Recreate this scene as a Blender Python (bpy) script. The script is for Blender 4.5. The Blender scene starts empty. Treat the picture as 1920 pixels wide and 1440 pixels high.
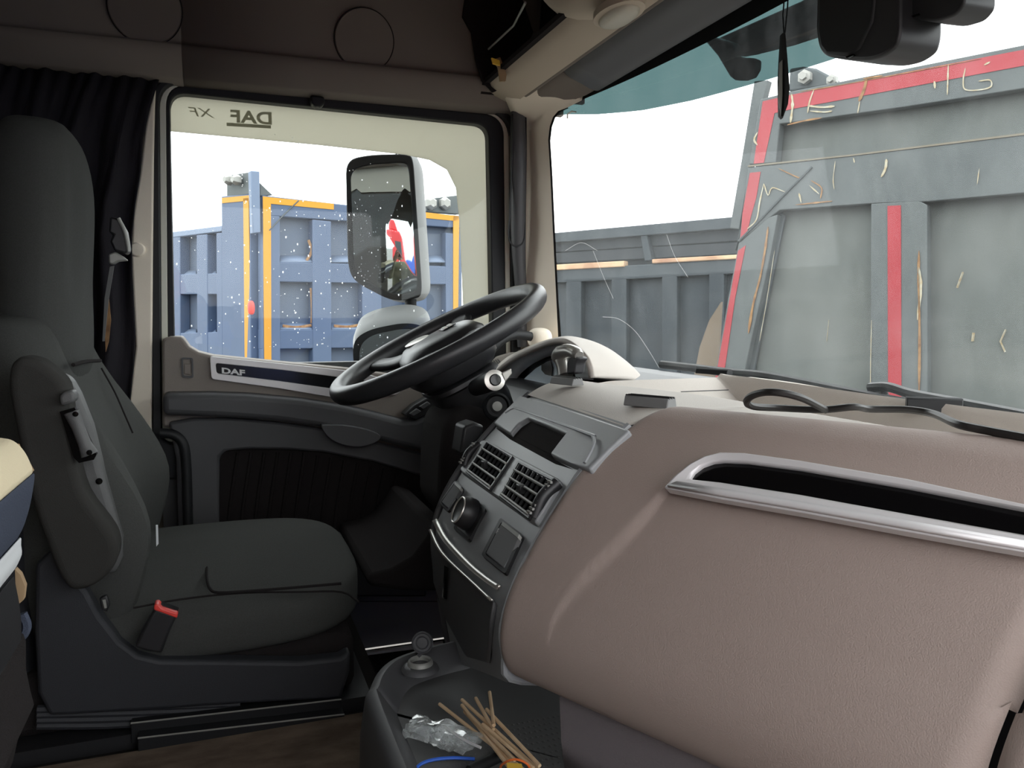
import bpy, bmesh, math, random
from mathutils import Vector, Matrix
from mathutils.noise import noise as pnoise
V = Vector
sc = bpy.context.scene
col = sc.collection
random.seed(7)

# ---------------------------------------------------------------- camera, sky, exposure
CAM = V((0.0, 0.0, 0.62)); YAW = math.radians(20); PITCH = math.radians(5); FPX = 1500.0
c_r = V((math.cos(YAW), -math.sin(YAW), 0))
c_f = V((math.sin(YAW) * math.cos(PITCH), math.cos(YAW) * math.cos(PITCH), -math.sin(PITCH)))
c_u = c_r.cross(c_f)
cam_d = bpy.data.cameras.new('camera'); cam = bpy.data.objects.new('camera', cam_d); col.objects.link(cam)
cam_d.sensor_width = 36; cam_d.lens = 36 * FPX / 1920; cam_d.clip_start = 0.02; cam_d.clip_end = 300
cam.matrix_world = Matrix(((c_r.x, c_u.x, -c_f.x, CAM.x), (c_r.y, c_u.y, -c_f.y, CAM.y), (c_r.z, c_u.z, -c_f.z, CAM.z), (0, 0, 0, 1)))
sc.camera = cam
w = bpy.data.worlds.new('overcast_sky'); sc.world = w; w.use_nodes = True
bg = w.node_tree.nodes['Background']; bg.inputs[0].default_value = (0.975, 0.99, 1.0, 1); bg.inputs[1].default_value = 3.0
sc.view_settings.view_transform = 'Standard'; sc.view_settings.look = 'None'
sc.view_settings.gamma = 1; sc.view_settings.use_curve_mapping = False
sc.view_settings.exposure = 0.4

# ---------------------------------------------------------------- helpers
def ray(px, py):
    return (c_f + c_r * ((px - 960) / FPX) - c_u * ((py - 720) / FPX))
def P(px, py, X=None, Y=None, Z=None, t=None, pl=None):
    d = ray(px, py)
    if X is not None: t = X / d.x
    elif Y is not None: t = Y / d.y
    elif Z is not None: t = (Z - CAM.z) / d.z
    elif pl is not None: t = (pl[0] - CAM).dot(pl[1]) / d.dot(pl[1])
    return CAM + d * t
def PP(pts, **k): return [P(a, b, **k) for a, b in pts]
def S(px, py, fun, off=0.0):
    d = ray(px, py)
    g = lambda t: (d.x * t) - fun(d.y * t, CAM.z + d.z * t) + off
    t0 = 0.15; g0 = g(t0)
    while t0 < 6:
        t1 = t0 + 0.01
        if g0 <= 0 and g(t1) > 0:
            for _ in range(30):
                m = (t0 + t1) / 2
                if g(m) > 0: t1 = m
                else: t0 = m
            return CAM + d * t0
        t0 = t1; g0 = g(t0)
    return CAM + d * 1.0
def SS(pts, fun, off=0.0): return [S(a, b, fun, off) for a, b in pts]
def interp(tab, x):
    if x <= tab[0][0]: a, b = tab[0], tab[1]
    elif x >= tab[-1][0]: a, b = tab[-2], tab[-1]
    else:
        for a, b in zip(tab, tab[1:]):
            if a[0] <= x <= b[0]: break
    return a[1] + (b[1] - a[1]) * (x - a[0]) / (b[0] - a[0])
def crv(pts, n=8, closed=False):
    """Catmull-Rom through tuples or vectors"""
    q = [V(p) for p in pts]; N = len(q); out = []
    rng = N if closed else N - 1
    for i in range(rng):
        p1, p2 = q[i], q[(i + 1) % N]
        p0 = q[i - 1] if (closed or i > 0) else p1 * 2 - p2
        p3 = q[(i + 2) % N] if (closed or i + 2 < N) else p2 * 2 - p1
        for k in range(n):
            t = k / n
            out.append(0.5 * ((2 * p1) + (p2 - p0) * t + (2 * p0 - 5 * p1 + 4 * p2 - p3) * t * t + (3 * p1 - p0 - 3 * p2 + p3) * t ** 3))
    if not closed: out.append(q[-1].copy())
    return out
def rnd(poly, r, n=6):
    """round the corners of a polygon (2-D or 3-D); r a number or one per corner"""
    q = [V(p) for p in poly]; N = len(q); out = []
    for i in range(N):
        rr = r[i] if isinstance(r, (list, tuple)) else r
        p0, p1, p2 = q[i - 1], q[i], q[(i + 1) % N]
        a = (p0 - p1); b = (p2 - p1)
        la = min(rr, a.length * .48); lb = min(rr, b.length * .48)
        A = p1 + a.normalized() * la; B = p1 + b.normalized() * lb
        for k in range(n + 1):
            t = k / n
            out.append(A * (1 - t) ** 2 + p1 * 2 * t * (1 - t) + B * t * t)
    return out
ABS = {}
def lab(o, label, cat, group=None, kind=None):
    o['label'] = label; o['category'] = cat
    if group: o['group'] = group
    if kind: o['kind'] = kind
    return o
def thing(name, loc, label, cat, group=None, kind=None):
    o = bpy.data.objects.new(name, None); col.objects.link(o); o.location = V(loc); ABS[o.name] = V(loc)
    o.empty_display_size = .05
    return lab(o, label, cat, group, kind)
def mk(name, Vs, F, mat, parent=None, smooth=True, ang=38, bevel=0, seg=2, sub=0, solid=0, off=0, recalc=True, label=None, kind=None):
    Vs = [V(v) for v in Vs]
    lo = V((min(v.x for v in Vs), min(v.y for v in Vs), min(v.z for v in Vs)))
    hi = V((max(v.x for v in Vs), max(v.y for v in Vs), max(v.z for v in Vs)))
    org = V(((lo.x + hi.x) / 2, (lo.y + hi.y) / 2, lo.z))
    me = bpy.data.meshes.new(name)
    me.from_pydata([tuple(v - org) for v in Vs], [], F)
    if recalc:
        bm = bmesh.new(); bm.from_mesh(me); bmesh.ops.recalc_face_normals(bm, faces=bm.faces); bm.to_mesh(me); bm.free()
    if smooth:
        for p in me.polygons: p.use_smooth = True
        me.set_sharp_from_angle(angle=math.radians(ang))
    me.materials.append(M[mat] if isinstance(mat, str) else mat)
    o = bpy.data.objects.new(name, me); col.objects.link(o)
    ABS[o.name] = org
    if parent is not None:
        o.parent = parent; o.location = org - ABS[parent.name]
    else: o.location = org
    if solid:
        m = o.modifiers.new('solid', 'SOLIDIFY'); m.thickness = solid; m.offset = off
    if bevel:
        m = o.modifiers.new('bevel', 'BEVEL'); m.width = bevel; m.segments = seg; m.limit_method = 'ANGLE'; m.angle_limit = math.radians(35)
        m.harden_normals = False
    if sub:
        m = o.modifiers.new('sub', 'SUBSURF'); m.levels = sub; m.render_levels = sub
    if label: o['label'] = label
    if kind: o['kind'] = kind
    return o
def prism_data(poly, d):
    n = len(poly); d = V(d)
    Vs = [V(p) for p in poly] + [V(p) + d for p in poly]
    F = [tuple(range(n)), tuple(range(2 * n - 1, n - 1, -1))]
    F += [(i, (i + 1) % n, n + (i + 1) % n, n + i) for i in range(n)]
    return Vs, F
def prism(name, poly, d, mat, parent=None, **k):
    Vs, F = prism_data(poly, d)
    return mk(name, Vs, F, mat, parent, **k)
def ring(name, outer, inner, d, mat, parent=None, **k):
    n = len(outer); d = V(d)
    Vs = [V(p) for p in outer] + [V(p) for p in inner] + [V(p) + d for p in outer] + [V(p) + d for p in inner]
    F = []
    for i in range(n):
        j = (i + 1) % n
        F += [(i, j, n + j, n + i), (2 * n + i, 3 * n + i, 3 * n + j, 2 * n + j), (i, 2 * n + i, 2 * n + j, j), (n + i, n + j, 3 * n + j, 3 * n + i)]
    return mk(name, Vs, F, mat, parent, **k)
def box_data(c, h, rot=None):
    Vs = [V((sx * h[0], sy * h[1], sz * h[2])) for sx in (-1, 1) for sy in (-1, 1) for sz in (-1, 1)]
    if rot is not None: Vs = [rot @ v for v in Vs]
    Vs = [v + V(c) for v in Vs]
    return Vs, [(0, 1, 3, 2), (4, 6, 7, 5), (0, 4, 5, 1), (2, 3, 7, 6), (0, 2, 6, 4), (1, 5, 7, 3)]
def box(name, c, h, mat, parent=None, rot=None, **k):
    Vs, F = box_data(c, h, rot); return mk(name, Vs, F, mat, parent, **k)
def bx(name, lo, hi, mat, parent=None, **k):
    lo, hi = V(lo), V(hi); return box(name, (lo + hi) / 2, (hi - lo) / 2, mat, parent, **k)
def frame_rows(path, closed):
    N = len(path); out = []
    t0 = None; nrm = None
    for i in range(N):
        a = path[i - 1] if (closed or i > 0) else path[i]
        b = path[(i + 1) % N] if (closed or i < N - 1) else path[i]
        t = (b - a).normalized()
        if nrm is None:
            ref = V((0, 0, 1)) if abs(t.z) < .9 else V((1, 0, 0))
            nrm = (ref - t * ref.dot(t)).normalized()
        else:
            nrm = (nrm - t * nrm.dot(t)).normalized()
        out.append((nrm, t.cross(nrm)))
    return out
def tube(name, path, r, mat, parent=None, closed=False, n=12, caps=True, flat=1.0, smoothn=0, **k):
    path = [V(p) for p in path]
    if smoothn: path = crv(path, smoothn, closed)
    fr = frame_rows(path, closed); N = len(path); Vs = []; F = []
    for i in range(N):
        a, b = fr[i]; rr = r[min(i * len(r) // N, len(r) - 1)] if isinstance(r, (list, tuple)) else r
        if isinstance(r, (list, tuple)):
            x = i / (N - 1) * (len(r) - 1); j = min(int(x), len(r) - 2); rr = r[j] + (r[j + 1] - r[j]) * (x - j)
        for q in range(n):
            an = 2 * math.pi * q / n
            Vs.append(path[i] + a * (rr * math.cos(an)) + b * (rr * flat * math.sin(an)))
    for i in range(N if closed else N - 1):
        j = (i + 1) % N
        for q in range(n):
            s = (q + 1) % n
            F.append((i * n + q, i * n + s, j * n + s, j * n + q))
    if caps and not closed:
        F.append(tuple(range(n - 1, -1, -1))); F.append(tuple((N - 1) * n + q for q in range(n)))
    return mk(name, Vs, F, mat, parent, **k)
def grid(name, rows, mat, parent=None, close_u=False, close_v=False, **k):
    nu, nv = len(rows), len(rows[0]); Vs = [p for r_ in rows for p in r_]; F = []
    for i in range(nu if close_u else nu - 1):
        for j in range(nv if close_v else nv - 1):
            i2, j2 = (i + 1) % nu, (j + 1) % nv
            F.append((i * nv + j, i * nv + j2, i2 * nv + j2, i2 * nv + j))
    return mk(name, Vs, F, mat, parent, **k)
def surf(name, ctrl, mat, parent=None, nu=6, nv=6, **k):
    cols_ = [crv(r_, nv) for r_ in ctrl]
    cc = [crv([r_[j] for r_ in cols_], nu) for j in range(len(cols_[0]))]
    rows = [[cc[j][i] for j in range(len(cc))] for i in range(len(cc[0]))]
    return grid(name, rows, mat, parent, **k)
def loft(name, loops, mat, parent=None, **k):
    n = len(loops[0]); Vs = [V(p) for l in loops for p in l]; F = []
    for i in range(len(loops) - 1):
        for q in range(n):
            s = (q + 1) % n
            F.append((i * n + q, i * n + s, (i + 1) * n + s, (i + 1) * n + q))
    F.append(tuple(range(n - 1, -1, -1))); F.append(tuple((len(loops) - 1) * n + q for q in range(n)))
    return mk(name, Vs, F, mat, parent, **k)
def basis(ax):
    ax = V(ax).normalized(); ref = V((0, 0, 1)) if abs(ax.z) < .9 else V((1, 0, 0))
    a = (ref - ax * ref.dot(ax)).normalized(); return a, ax.cross(a), ax
def lathe(name, prof, org, ax, mat, parent=None, n=28, **k):
    a, b, x = basis(ax); org = V(org); Vs = []; F = []
    for r_, h in prof:
        for q in range(n):
            an = 2 * math.pi * q / n
            Vs.append(org + x * h + (a * math.cos(an) + b * math.sin(an)) * r_)
    m = len(prof)
    for i in range(m - 1):
        for q in range(n):
            s = (q + 1) % n; F.append((i * n + q, i * n + s, (i + 1) * n + s, (i + 1) * n + q))
    F.append(tuple(range(n - 1, -1, -1))); F.append(tuple((m - 1) * n + q for q in range(n)))
    return mk(name, Vs, F, mat, parent, **k)
def sellip(name, c, h, e1, e2, mat, parent=None, nu=24, nv=40, fn=None, **k):
    pw = lambda x, e: math.copysign(abs(x) ** e, x)
    c = V(c); rows = []
    for i in range(nu + 1):
        la = -math.pi / 2 + math.pi * i / nu; row = []
        for j in range(nv):
            lo = 2 * math.pi * j / nv
            cl = pw(math.cos(la), e1)
            p = V((h[0] * cl * pw(math.cos(lo), e2), h[1] * cl * pw(math.sin(lo), e2), h[2] * pw(math.sin(la), e1)))
            if fn: p = fn(p)
            row.append(c + p)
        rows.append(row)
    return grid(name, rows, mat, parent, close_v=True, **k)
def text(name, s, org, xd, yd, h, mat, parent=None, ext=.001, bold=0.0, shear=0.0, spacing=1.0, sx=1.0):
    cu = bpy.data.curves.new(name, 'FONT'); cu.body = s; cu.size = 1; cu.offset = bold; cu.shear = shear; cu.space_character = spacing
    cu.extrude = 0
    ob = bpy.data.objects.new('tmp_text', cu); col.objects.link(ob)
    me = bpy.data.meshes.new_from_object(ob.evaluated_get(bpy.context.evaluated_depsgraph_get()))
    xs = [v.co.x for v in me.vertices]; ys = [v.co.y for v in me.vertices]
    x0, y0, hh = min(xs), min(ys), max(ys) - min(ys)
    xd, yd = V(xd).normalized(), V(yd).normalized(); nz = xd.cross(yd); k = h / hh
    Vs = [V(org) + xd * ((v.co.x - x0) * k * sx) + yd * ((v.co.y - y0) * k) for v in me.vertices]
    F = [tuple(p.vertices) for p in me.polygons]
    n = len(Vs); F2 = F + [tuple(n + i for i in reversed(f)) for f in F]
    o = mk(name, Vs + [v + nz * ext for v in Vs], F2, mat, parent, smooth=False, recalc=False)
    bpy.data.objects.remove(ob); bpy.data.curves.remove(cu); bpy.data.meshes.remove(me)
    return o

# ---------------------------------------------------------------- materials
M = {}
def lin(c):
    return tuple(((x / 255) / 12.92 if x / 255 <= .04045 else ((x / 255 + .055) / 1.055) ** 2.4) for x in c)
def mat(name, rgb, rough=.6, metal=0, spec=.5, bump=0, bscale=400, var=0, vscale=6, rgb2=None, stretch=None, detail=4, trans=0, coat=0):
    m = bpy.data.materials.new(name); m.use_nodes = True; nt = m.node_tree; b = nt.nodes['Principled BSDF']
    c = lin(rgb); b.inputs['Base Color'].default_value = (*c, 1)
    b.inputs['Roughness'].default_value = rough; b.inputs['Metallic'].default_value = metal
    b.inputs['Specular IOR Level'].default_value = spec
    if coat: b.inputs['Coat Weight'].default_value = coat
    tc = nt.nodes.new('ShaderNodeTexCoord'); src = tc.outputs['Object']
    if stretch:
        mp = nt.nodes.new('ShaderNodeMapping'); mp.inputs['Scale'].default_value = stretch
        nt.links.new(src, mp.inputs[0]); src = mp.outputs[0]
    if var or rgb2:
        nz = nt.nodes.new('ShaderNodeTexNoise'); nz.inputs['Scale'].default_value = vscale; nz.inputs['Detail'].default_value = detail
        nt.links.new(src, nz.inputs['Vector'])
        rp = nt.nodes.new('ShaderNodeValToRGB')
        c2 = lin(rgb2) if rgb2 else tuple(x * (1 - var) for x in c)
        rp.color_ramp.elements[0].position = .35; rp.color_ramp.elements[1].position = .65
        rp.color_ramp.elements[0].color = (*c2, 1); rp.color_ramp.elements[1].color = (*c, 1)
        nt.links.new(nz.outputs['Fac'], rp.inputs[0]); nt.links.new(rp.outputs[0], b.inputs['Base Color'])
    if bump:
        nb = nt.nodes.new('ShaderNodeTexNoise'); nb.inputs['Scale'].default_value = bscale; nb.inputs['Detail'].default_value = 3
        nt.links.new(src, nb.inputs['Vector'])
        bp = nt.nodes.new('ShaderNodeBump'); bp.inputs['Strength'].default_value = bump; bp.inputs['Distance'].default_value = .002
        nt.links.new(nb.outputs['Fac'], bp.inputs['Height']); nt.links.new(bp.outputs[0], b.inputs['Normal'])
    if trans:
        out = nt.nodes['Material Output']; tr = nt.nodes.new('ShaderNodeBsdfTranslucent'); tr.inputs[0].default_value = (*c, 1)
        mx = nt.nodes.new('ShaderNodeMixShader'); mx.inputs[0].default_value = trans
        nt.links.new(b.outputs[0], mx.inputs[1]); nt.links.new(tr.outputs[0], mx.inputs[2]); nt.links.new(mx.outputs[0], out.inputs[0])
    M[name] = m; return m
def glassmat(name, tint=(1, 1, 1), gloss=.06, rough=.02, haze=0.0, streak=None, fres=.10, diffuse=False):
    m = bpy.data.materials.new(name); m.use_nodes = True; nt = m.node_tree; nt.nodes.remove(nt.nodes['Principled BSDF'])
    out = nt.nodes['Material Output']
    tr = nt.nodes.new('ShaderNodeBsdfTransparent'); tr.inputs[0].default_value = (*tint, 1)
    gl = nt.nodes.new('ShaderNodeBsdfGlossy'); gl.inputs['Roughness'].default_value = rough
    lw = nt.nodes.new('ShaderNodeLayerWeight'); lw.inputs[0].default_value = .35
    mul = nt.nodes.new('ShaderNodeMath'); mul.operation = 'MULTIPLY_ADD'; mul.inputs[1].default_value = fres; mul.inputs[2].default_value = gloss
    nt.links.new(lw.outputs['Fresnel'], mul.inputs[0])
    mx = nt.nodes.new('ShaderNodeMixShader'); nt.links.new(mul.outputs[0], mx.inputs[0]); nt.links.new(tr.outputs[0], mx.inputs[1]); nt.links.new(gl.outputs[0], mx.inputs[2])
    last = mx
    if haze:
        df = nt.nodes.new('ShaderNodeBsdfDiffuse' if diffuse else 'ShaderNodeBsdfTranslucent'); df.inputs[0].default_value = (.9, .95, .95, 1)
        m2 = nt.nodes.new('ShaderNodeMixShader'); nt.links.new(mx.outputs[0], m2.inputs[1]); nt.links.new(df.outputs[0], m2.inputs[2])
        tc = nt.nodes.new('ShaderNodeTexCoord'); mp = nt.nodes.new('ShaderNodeMapping'); mp.inputs['Scale'].default_value = streak or (1, 1, 1)
        mp.inputs['Rotation'].default_value = (.5, 0, 0)
        nz = nt.nodes.new('ShaderNodeTexNoise'); nz.inputs['Scale'].default_value = 9; nz.inputs['Detail'].default_value = 6; nz.inputs['Roughness'].default_value = .7
        nt.links.new(tc.outputs['Object'], mp.inputs[0]); nt.links.new(mp.outputs[0], nz.inputs['Vector'])
        mr = nt.nodes.new('ShaderNodeMapRange'); mr.inputs[1].default_value = .42; mr.inputs[2].default_value = .8; mr.inputs[3].default_value = haze * .45; mr.inputs[4].default_value = haze * 2.0
        nt.links.new(nz.outputs['Fac'], mr.inputs[0]); nt.links.new(mr.outputs[0], m2.inputs[0]); last = m2
    nt.links.new(last.outputs[0], out.inputs[0]); M[name] = m; return m

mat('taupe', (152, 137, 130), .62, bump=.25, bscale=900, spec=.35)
mat('taupe_door', (128, 120, 113), .6, bump=.25, bscale=900, spec=.35)
mat('beige_trim', (232, 221, 204), .65, bump=.2, bscale=800, spec=.3)
mat('headliner', (120, 112, 105), .9, bump=.3, bscale=1200, spec=.1)
mat('roof_beige', (186, 173, 156), .8, bump=.25, bscale=900, spec=.2)
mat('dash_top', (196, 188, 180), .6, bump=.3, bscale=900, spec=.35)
mat('console_grey', (140, 142, 144), .38, bump=.15, bscale=1400, spec=.5)
mat('bezel_grey', (214, 217, 220), .45)
mat('dark_grey', (80, 80, 82), .5, bump=.15, bscale=1200, spec=.4)
mat('door_dark', (74, 74, 76), .5, bump=.15, bscale=1200, spec=.4)
mat('cloth_black', (40, 37, 37), .95, bump=.6, bscale=900, spec=.1)
mat('clip_rubber', (118, 118, 118), .5)
mat('rubber', (26, 27, 29), .55, spec=.35)
mat('black_plastic', (38, 38, 40), .4, spec=.45, bump=.1, bscale=1500)
mat('wheel_leather', (46, 46, 48), .33, spec=.5, bump=.12, bscale=1500)
mat('gloss_black', (8, 8, 10), .16, spec=.4)
mat('silver', (214, 211, 212), .36, metal=.15)
mat('satin_silver', (200, 196, 190), .33, metal=.7)
mat('white_print', (215, 215, 215), .5)
mat('seat_fabric', (76, 77, 75), .95, bump=.7, bscale=1300, spec=.15, var=.12, vscale=500)
mat('seat_side', (58, 57, 55), .95, bump=.5, bscale=1300, spec=.12)
mat('seat_plastic', (90, 90, 90), .5, bump=.2, bscale=900, spec=.4)
mat('seat_skirt', (46, 47, 51), .6, bump=.2, bscale=800, spec=.35)
mat('curtain_cloth', (46, 44, 48), .97, bump=.5, bscale=700, spec=.08, trans=.1)
mat('carpet', (122, 107, 94), .97, bump=.9, bscale=300, spec=.05, rgb2=(92, 80, 71), vscale=14, stretch=(1, 2.2, 1))
mat('floor_dark', (44, 42, 41), .9, bump=.6, bscale=300, spec=.1)
mat('cream_paint', (212, 211, 196), .5, trans=.0)
mat('cream_film', (208, 205, 194), .5, trans=.8)
mat('film_print', (186, 185, 174), .6, trans=.8)
mat('mirror_shell', (150, 152, 152), .45)
mat('red_button', (225, 70, 62), .4)
mat('quilt', (215, 202, 172), .85, bump=.3, bscale=600, spec=.15)
mat('navy_cloth', (64, 70, 84), .9, bump=.4, bscale=900, spec=.15)
mat('white_cloth', (200, 203, 205), .8)
mat('wood_stick', (214, 186, 152), .7, rgb2=(196, 164, 128), vscale=40, stretch=(1, 1, .1))
mat('orange_band', (225, 110, 50), .5)
mat('yellow_tag', (225, 180, 60), .6)
mat('blue_wire', (40, 90, 190), .45)
mat('cable', (34, 32, 31), .5)
mat('tray_mat', (84, 84, 84), .6, spec=.4)
mat('lower_grey', (118, 112, 114), .8, bump=.4, bscale=700, spec=.2)
mat('lamp_lens', (215, 210, 195), .25, trans=.3)
mat('lens_sky_reflection', (196, 210, 220), .12, spec=.7)  # pale blue-white colour stands for sky reflected in the cluster lens
mat('brown_strap', (150, 125, 95), .8)
mat('blue_paint', (78, 93, 118), .5, rgb2=(70, 85, 110), vscale=2, spec=.4)
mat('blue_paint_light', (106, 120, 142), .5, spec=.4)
mat('blue_recess', (80, 91, 108), .6, rgb2=(72, 85, 106), vscale=3)
mat('yellow_tape', (192, 134, 20), .5)
mat('red_tape', (158, 54, 62), .5, rgb2=(150, 46, 54), vscale=5)
mat('grey_paint', (95, 100, 100), .6, rgb2=(86, 91, 92), vscale=2.5, spec=.3)
mat('grey_recess', (100, 104, 101), .7, rgb2=(88, 93, 91), vscale=3)
mat('grey_dark', (82, 88, 90), .7, rgb2=(70, 76, 78), vscale=3)
mat('far_grey', (50, 57, 62), .7, rgb2=(43, 50, 55), vscale=2)
mat('far_dark', (36, 41, 46), .7)
mat('rust', (156, 122, 84), .9, rgb2=(112, 80, 54), vscale=30)
mat('scrape', (176, 174, 158), .8, rgb2=(160, 144, 112), vscale=40)
mat('steel', (150, 150, 145), .5, metal=.3)
mat('wood_rail', (196, 164, 130), .8, rgb2=(150, 110, 84), vscale=3)
mat('seam_grey', (118, 112, 98), .8)
mat('tarp', (116, 104, 90), .8)
mat('ground', (120, 116, 110), .95, rgb2=(100, 96, 92), vscale=1.5)
mat('red_cab', (200, 40, 44), .35)
mat('blue_body', (30, 80, 180), .5)
mat('tyre', (28, 28, 28), .9)
mat('dark_glass', (20, 24, 28), .08)
mat('cab_white', (214, 216, 216), .4)
mat('skin', (206, 160, 135), .6)
mat('camo', (128, 124, 98), .9, rgb2=(86, 90, 62), vscale=9)
mat('hair', (60, 45, 35), .8)
mat('trousers', (70, 72, 64), .9)
mat('drop', (250, 250, 250), .1, spec=.8, trans=.85)
m = mat('mirror_glass', (225, 232, 235), .02, metal=1.0)
glassmat('side_glass', (.96, .985, .98), .012, fres=.04)
glassmat('windscreen', (.93, .965, .955), .004, fres=.02, haze=.030, streak=(1, 1.2, .6))
glassmat('tint_band', (.035, .066, .066), .012, rough=.05, haze=.02, streak=(1, 1.2, .6))
glassmat('poly_bag', (.93, .95, .96), .14, rough=.16, haze=.40, streak=(4, 4, 4), fres=.3, diffuse=True)
# ---------------------------------------------------------------- the cab shell
floor = thing('floor', (0, 1, 0), 'brown worn carpet floor of the truck cab beside the driver seat', 'floor', kind='structure')
bx('tunnel_cover', (-1.25, -.12, -.05), (.34, 1.215, .0), 'carpet', floor, bevel=.008)
bx('seat_platform', (-1.25, 1.216, -.05), (.24, 2.02, -.012), 'floor_dark', floor)
bx('footwell', (.24, 1.216, -.27), (.98, 2.02, -.25), 'floor_dark', floor)
bx('footwell_riser', (.225, 1.216, -.27), (.2399, 2.02, -.0121), 'floor_dark', floor)
bx('passenger_footwell', (.3401, -.12, -.27), (.98, 1.215, -.25), 'floor_dark', floor)
tube('sill_strip', [P(655, 1229, Y=1.84), P(745, 1217, Y=1.84), P(830, 1206, Y=1.84)], .006, 'steel', floor, n=6)

DR = thing('door_1', (.3, 2.0, -.25), 'driver side door with taupe and dark grey panel under the side window', 'door', kind='structure')
def lp(c, r, Y): return [P(p.x, p.y, Y=Y) for p in rnd([V((a, b, 0)) for a, b in c], r, 8)]
oc = [(318, 172), (916, 234), (926, 740), (328, 690)]; orr = [34, 26, 20, 40]
r1 = [(311, 156), (945, 216), (950, 775), (316, 775)]; rr1 = [44, 40, 20, 20]
r2 = [(298, 150), (957, 210), (962, 830), (304, 830)]; rr2 = [54, 52, 20, 20]
r3 = [(280, 138), (972, 203), (974, 900), (286, 900)]; rr3 = [62, 58, 20, 20]
ring('window_seal', lp(r1, rr1, 2.0), lp(oc, orr, 2.0), (0, .035, 0), 'rubber', DR, bevel=.004)
ring('frame_strip', lp(r2, rr2, 2.0), lp(r1, rr1, 2.0), (0, .05, 0), 'cream_paint', DR, bevel=.003)
ring('weather_strip', lp(r3, rr3, 1.985), lp(r2, rr2, 1.985), (0, .045, 0), 'rubber', DR, bevel=.006)
gl = lp([(305, 160), (925, 225), (935, 760), (315, 720)], 20, 2.022)
prism('glass', gl, (0, .004, 0), 'side_glass', DR, smooth=False)
# rain drops on the outside of the side glass
bm_v, bm_f = [], []
for _ in range(320):
    px = random.gauss(560, 130); py = 250 + 420 * random.random() ** .75
    if not (325 < px < 840) or py > 655: continue
    c = P(px, py, Y=2.0275); r_ = random.uniform(.0007, .0019); b0 = len(bm_v)
    k = random.uniform(.6, 1.8)
    for q in range(6):
        an = q * math.pi / 3; bm_v.append(c + V((math.cos(an) * r_, 0, math.sin(an) * r_ * k)))
    bm_v.append(c + V((0, .0012, 0)))
    for q in range(6): bm_f.append((b0 + q, b0 + (q + 1) % 6, b0 + 6))
mk('rain_drops', bm_v, bm_f, 'drop', DR, kind='stuff')
# pale film strip along the top and front of the window, lettering reads from outside
FY = 2.036
film = PP([(300, 160), (930, 226), (940, 742), (874, 735), (868, 560), (862, 420), (855, 352), (838, 318), (806, 300), (760, 290), (600, 272), (318, 246), (300, 245)], Y=FY)
fo = prism('window_film', film, (0, .002, 0), 'cream_film', DR, smooth=False, label='cream film strip with mirrored grey lettering')
def from_px(a, b, Y): return P(a[0], a[1], Y=Y), P(b[0], b[1], Y=Y)
a, b = from_px((510, 234), (425, 229), FY - .003)
text('lettering', 'DAF', a, b - a, (0, 0, 1), .0295, 'film_print', fo, ext=.0008, bold=.03, sx=1.28)
a2, b2 = from_px((508, 241), (425, 236), FY - .003)
prism('lettering_underline', [a2, b2, b2 + V((0, 0, .0075)), a2 + V((0, 0, .0075))], (0, .0008, 0), 'film_print', fo, smooth=False)
a, b = from_px((402, 221), (358, 217), FY - .003)
text('lettering', 'XF', a, b - a, (0, 0, 1), .0195, 'film_print', fo, ext=.0008, bold=.0, sx=1.5, shear=.25)
# upper taupe panel
up = PP([(304, 636), (318, 631), (341, 631), (348, 640), (355, 650), (372, 660), (400, 667), (530, 680), (660, 692), (800, 712), (935, 735), (935, 850), (640, 850), (304, 800)], Y=1.955)
prism('upper_panel', up, (0, .09, 0), 'taupe_door', DR, bevel=.006, seg=3)
tr_o = PP(rnd([V((393, 668, 0)), V((530, 682, 0)), V((660, 695, 0)), V((760, 738, 0)), V((735, 742, 0)), V((640, 747, 0)), V((520, 728, 0)), V((396, 711, 0))], 6, 4), Y=1.945) if False else [P(p.x, p.y, Y=1.945) for p in rnd([V(q + (0,)) for q in [(393, 668), (530, 682), (670, 697), (765, 722), (745, 740), (640, 748), (520, 728), (396, 711)]], 6, 4)]
tr_i = [P(p.x, p.y, Y=1.945) for p in rnd([V(q + (0,)) for q in [(404, 681), (530, 694), (665, 711), (735, 724), (725, 731), (640, 731), (520, 714), (406, 700)]], 5, 4)]
ts = ring('trim_strip', tr_o, tr_i, (0, .014, 0), 'silver', DR, bevel=.003)
prism('insert', [p + V((0, .003, 0)) for p in tr_i], (0, .006, 0), 'gloss_black', ts, smooth=False)
a, b = from_px((416, 700), (462, 705), 1.943)
text('badge', 'DAF', a, b - a, (0, 0, 1), .0135, 'white_print', ts, ext=-.001, bold=.04, sx=1.55)
lk = [P(p.x, p.y, Y=1.951) for p in rnd([V(q + (0,)) for q in [(340, 670), (362, 671), (363, 709), (341, 708)]], 4, 3)]
lk2 = [P(p.x, p.y, Y=1.951) for p in rnd([V(q + (0,)) for q in [(343, 673), (359, 674), (360, 705), (344, 704)]], 3, 3)]
lr = ring('lock_bezel', lk, lk2, (0, .01, 0), 'door_dark', DR)
prism('lock_button', PP([(345, 682), (358, 683), (358, 703), (345, 702)], Y=1.953), (0, .01, 0), 'taupe_door', lr, bevel=.002)
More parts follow.
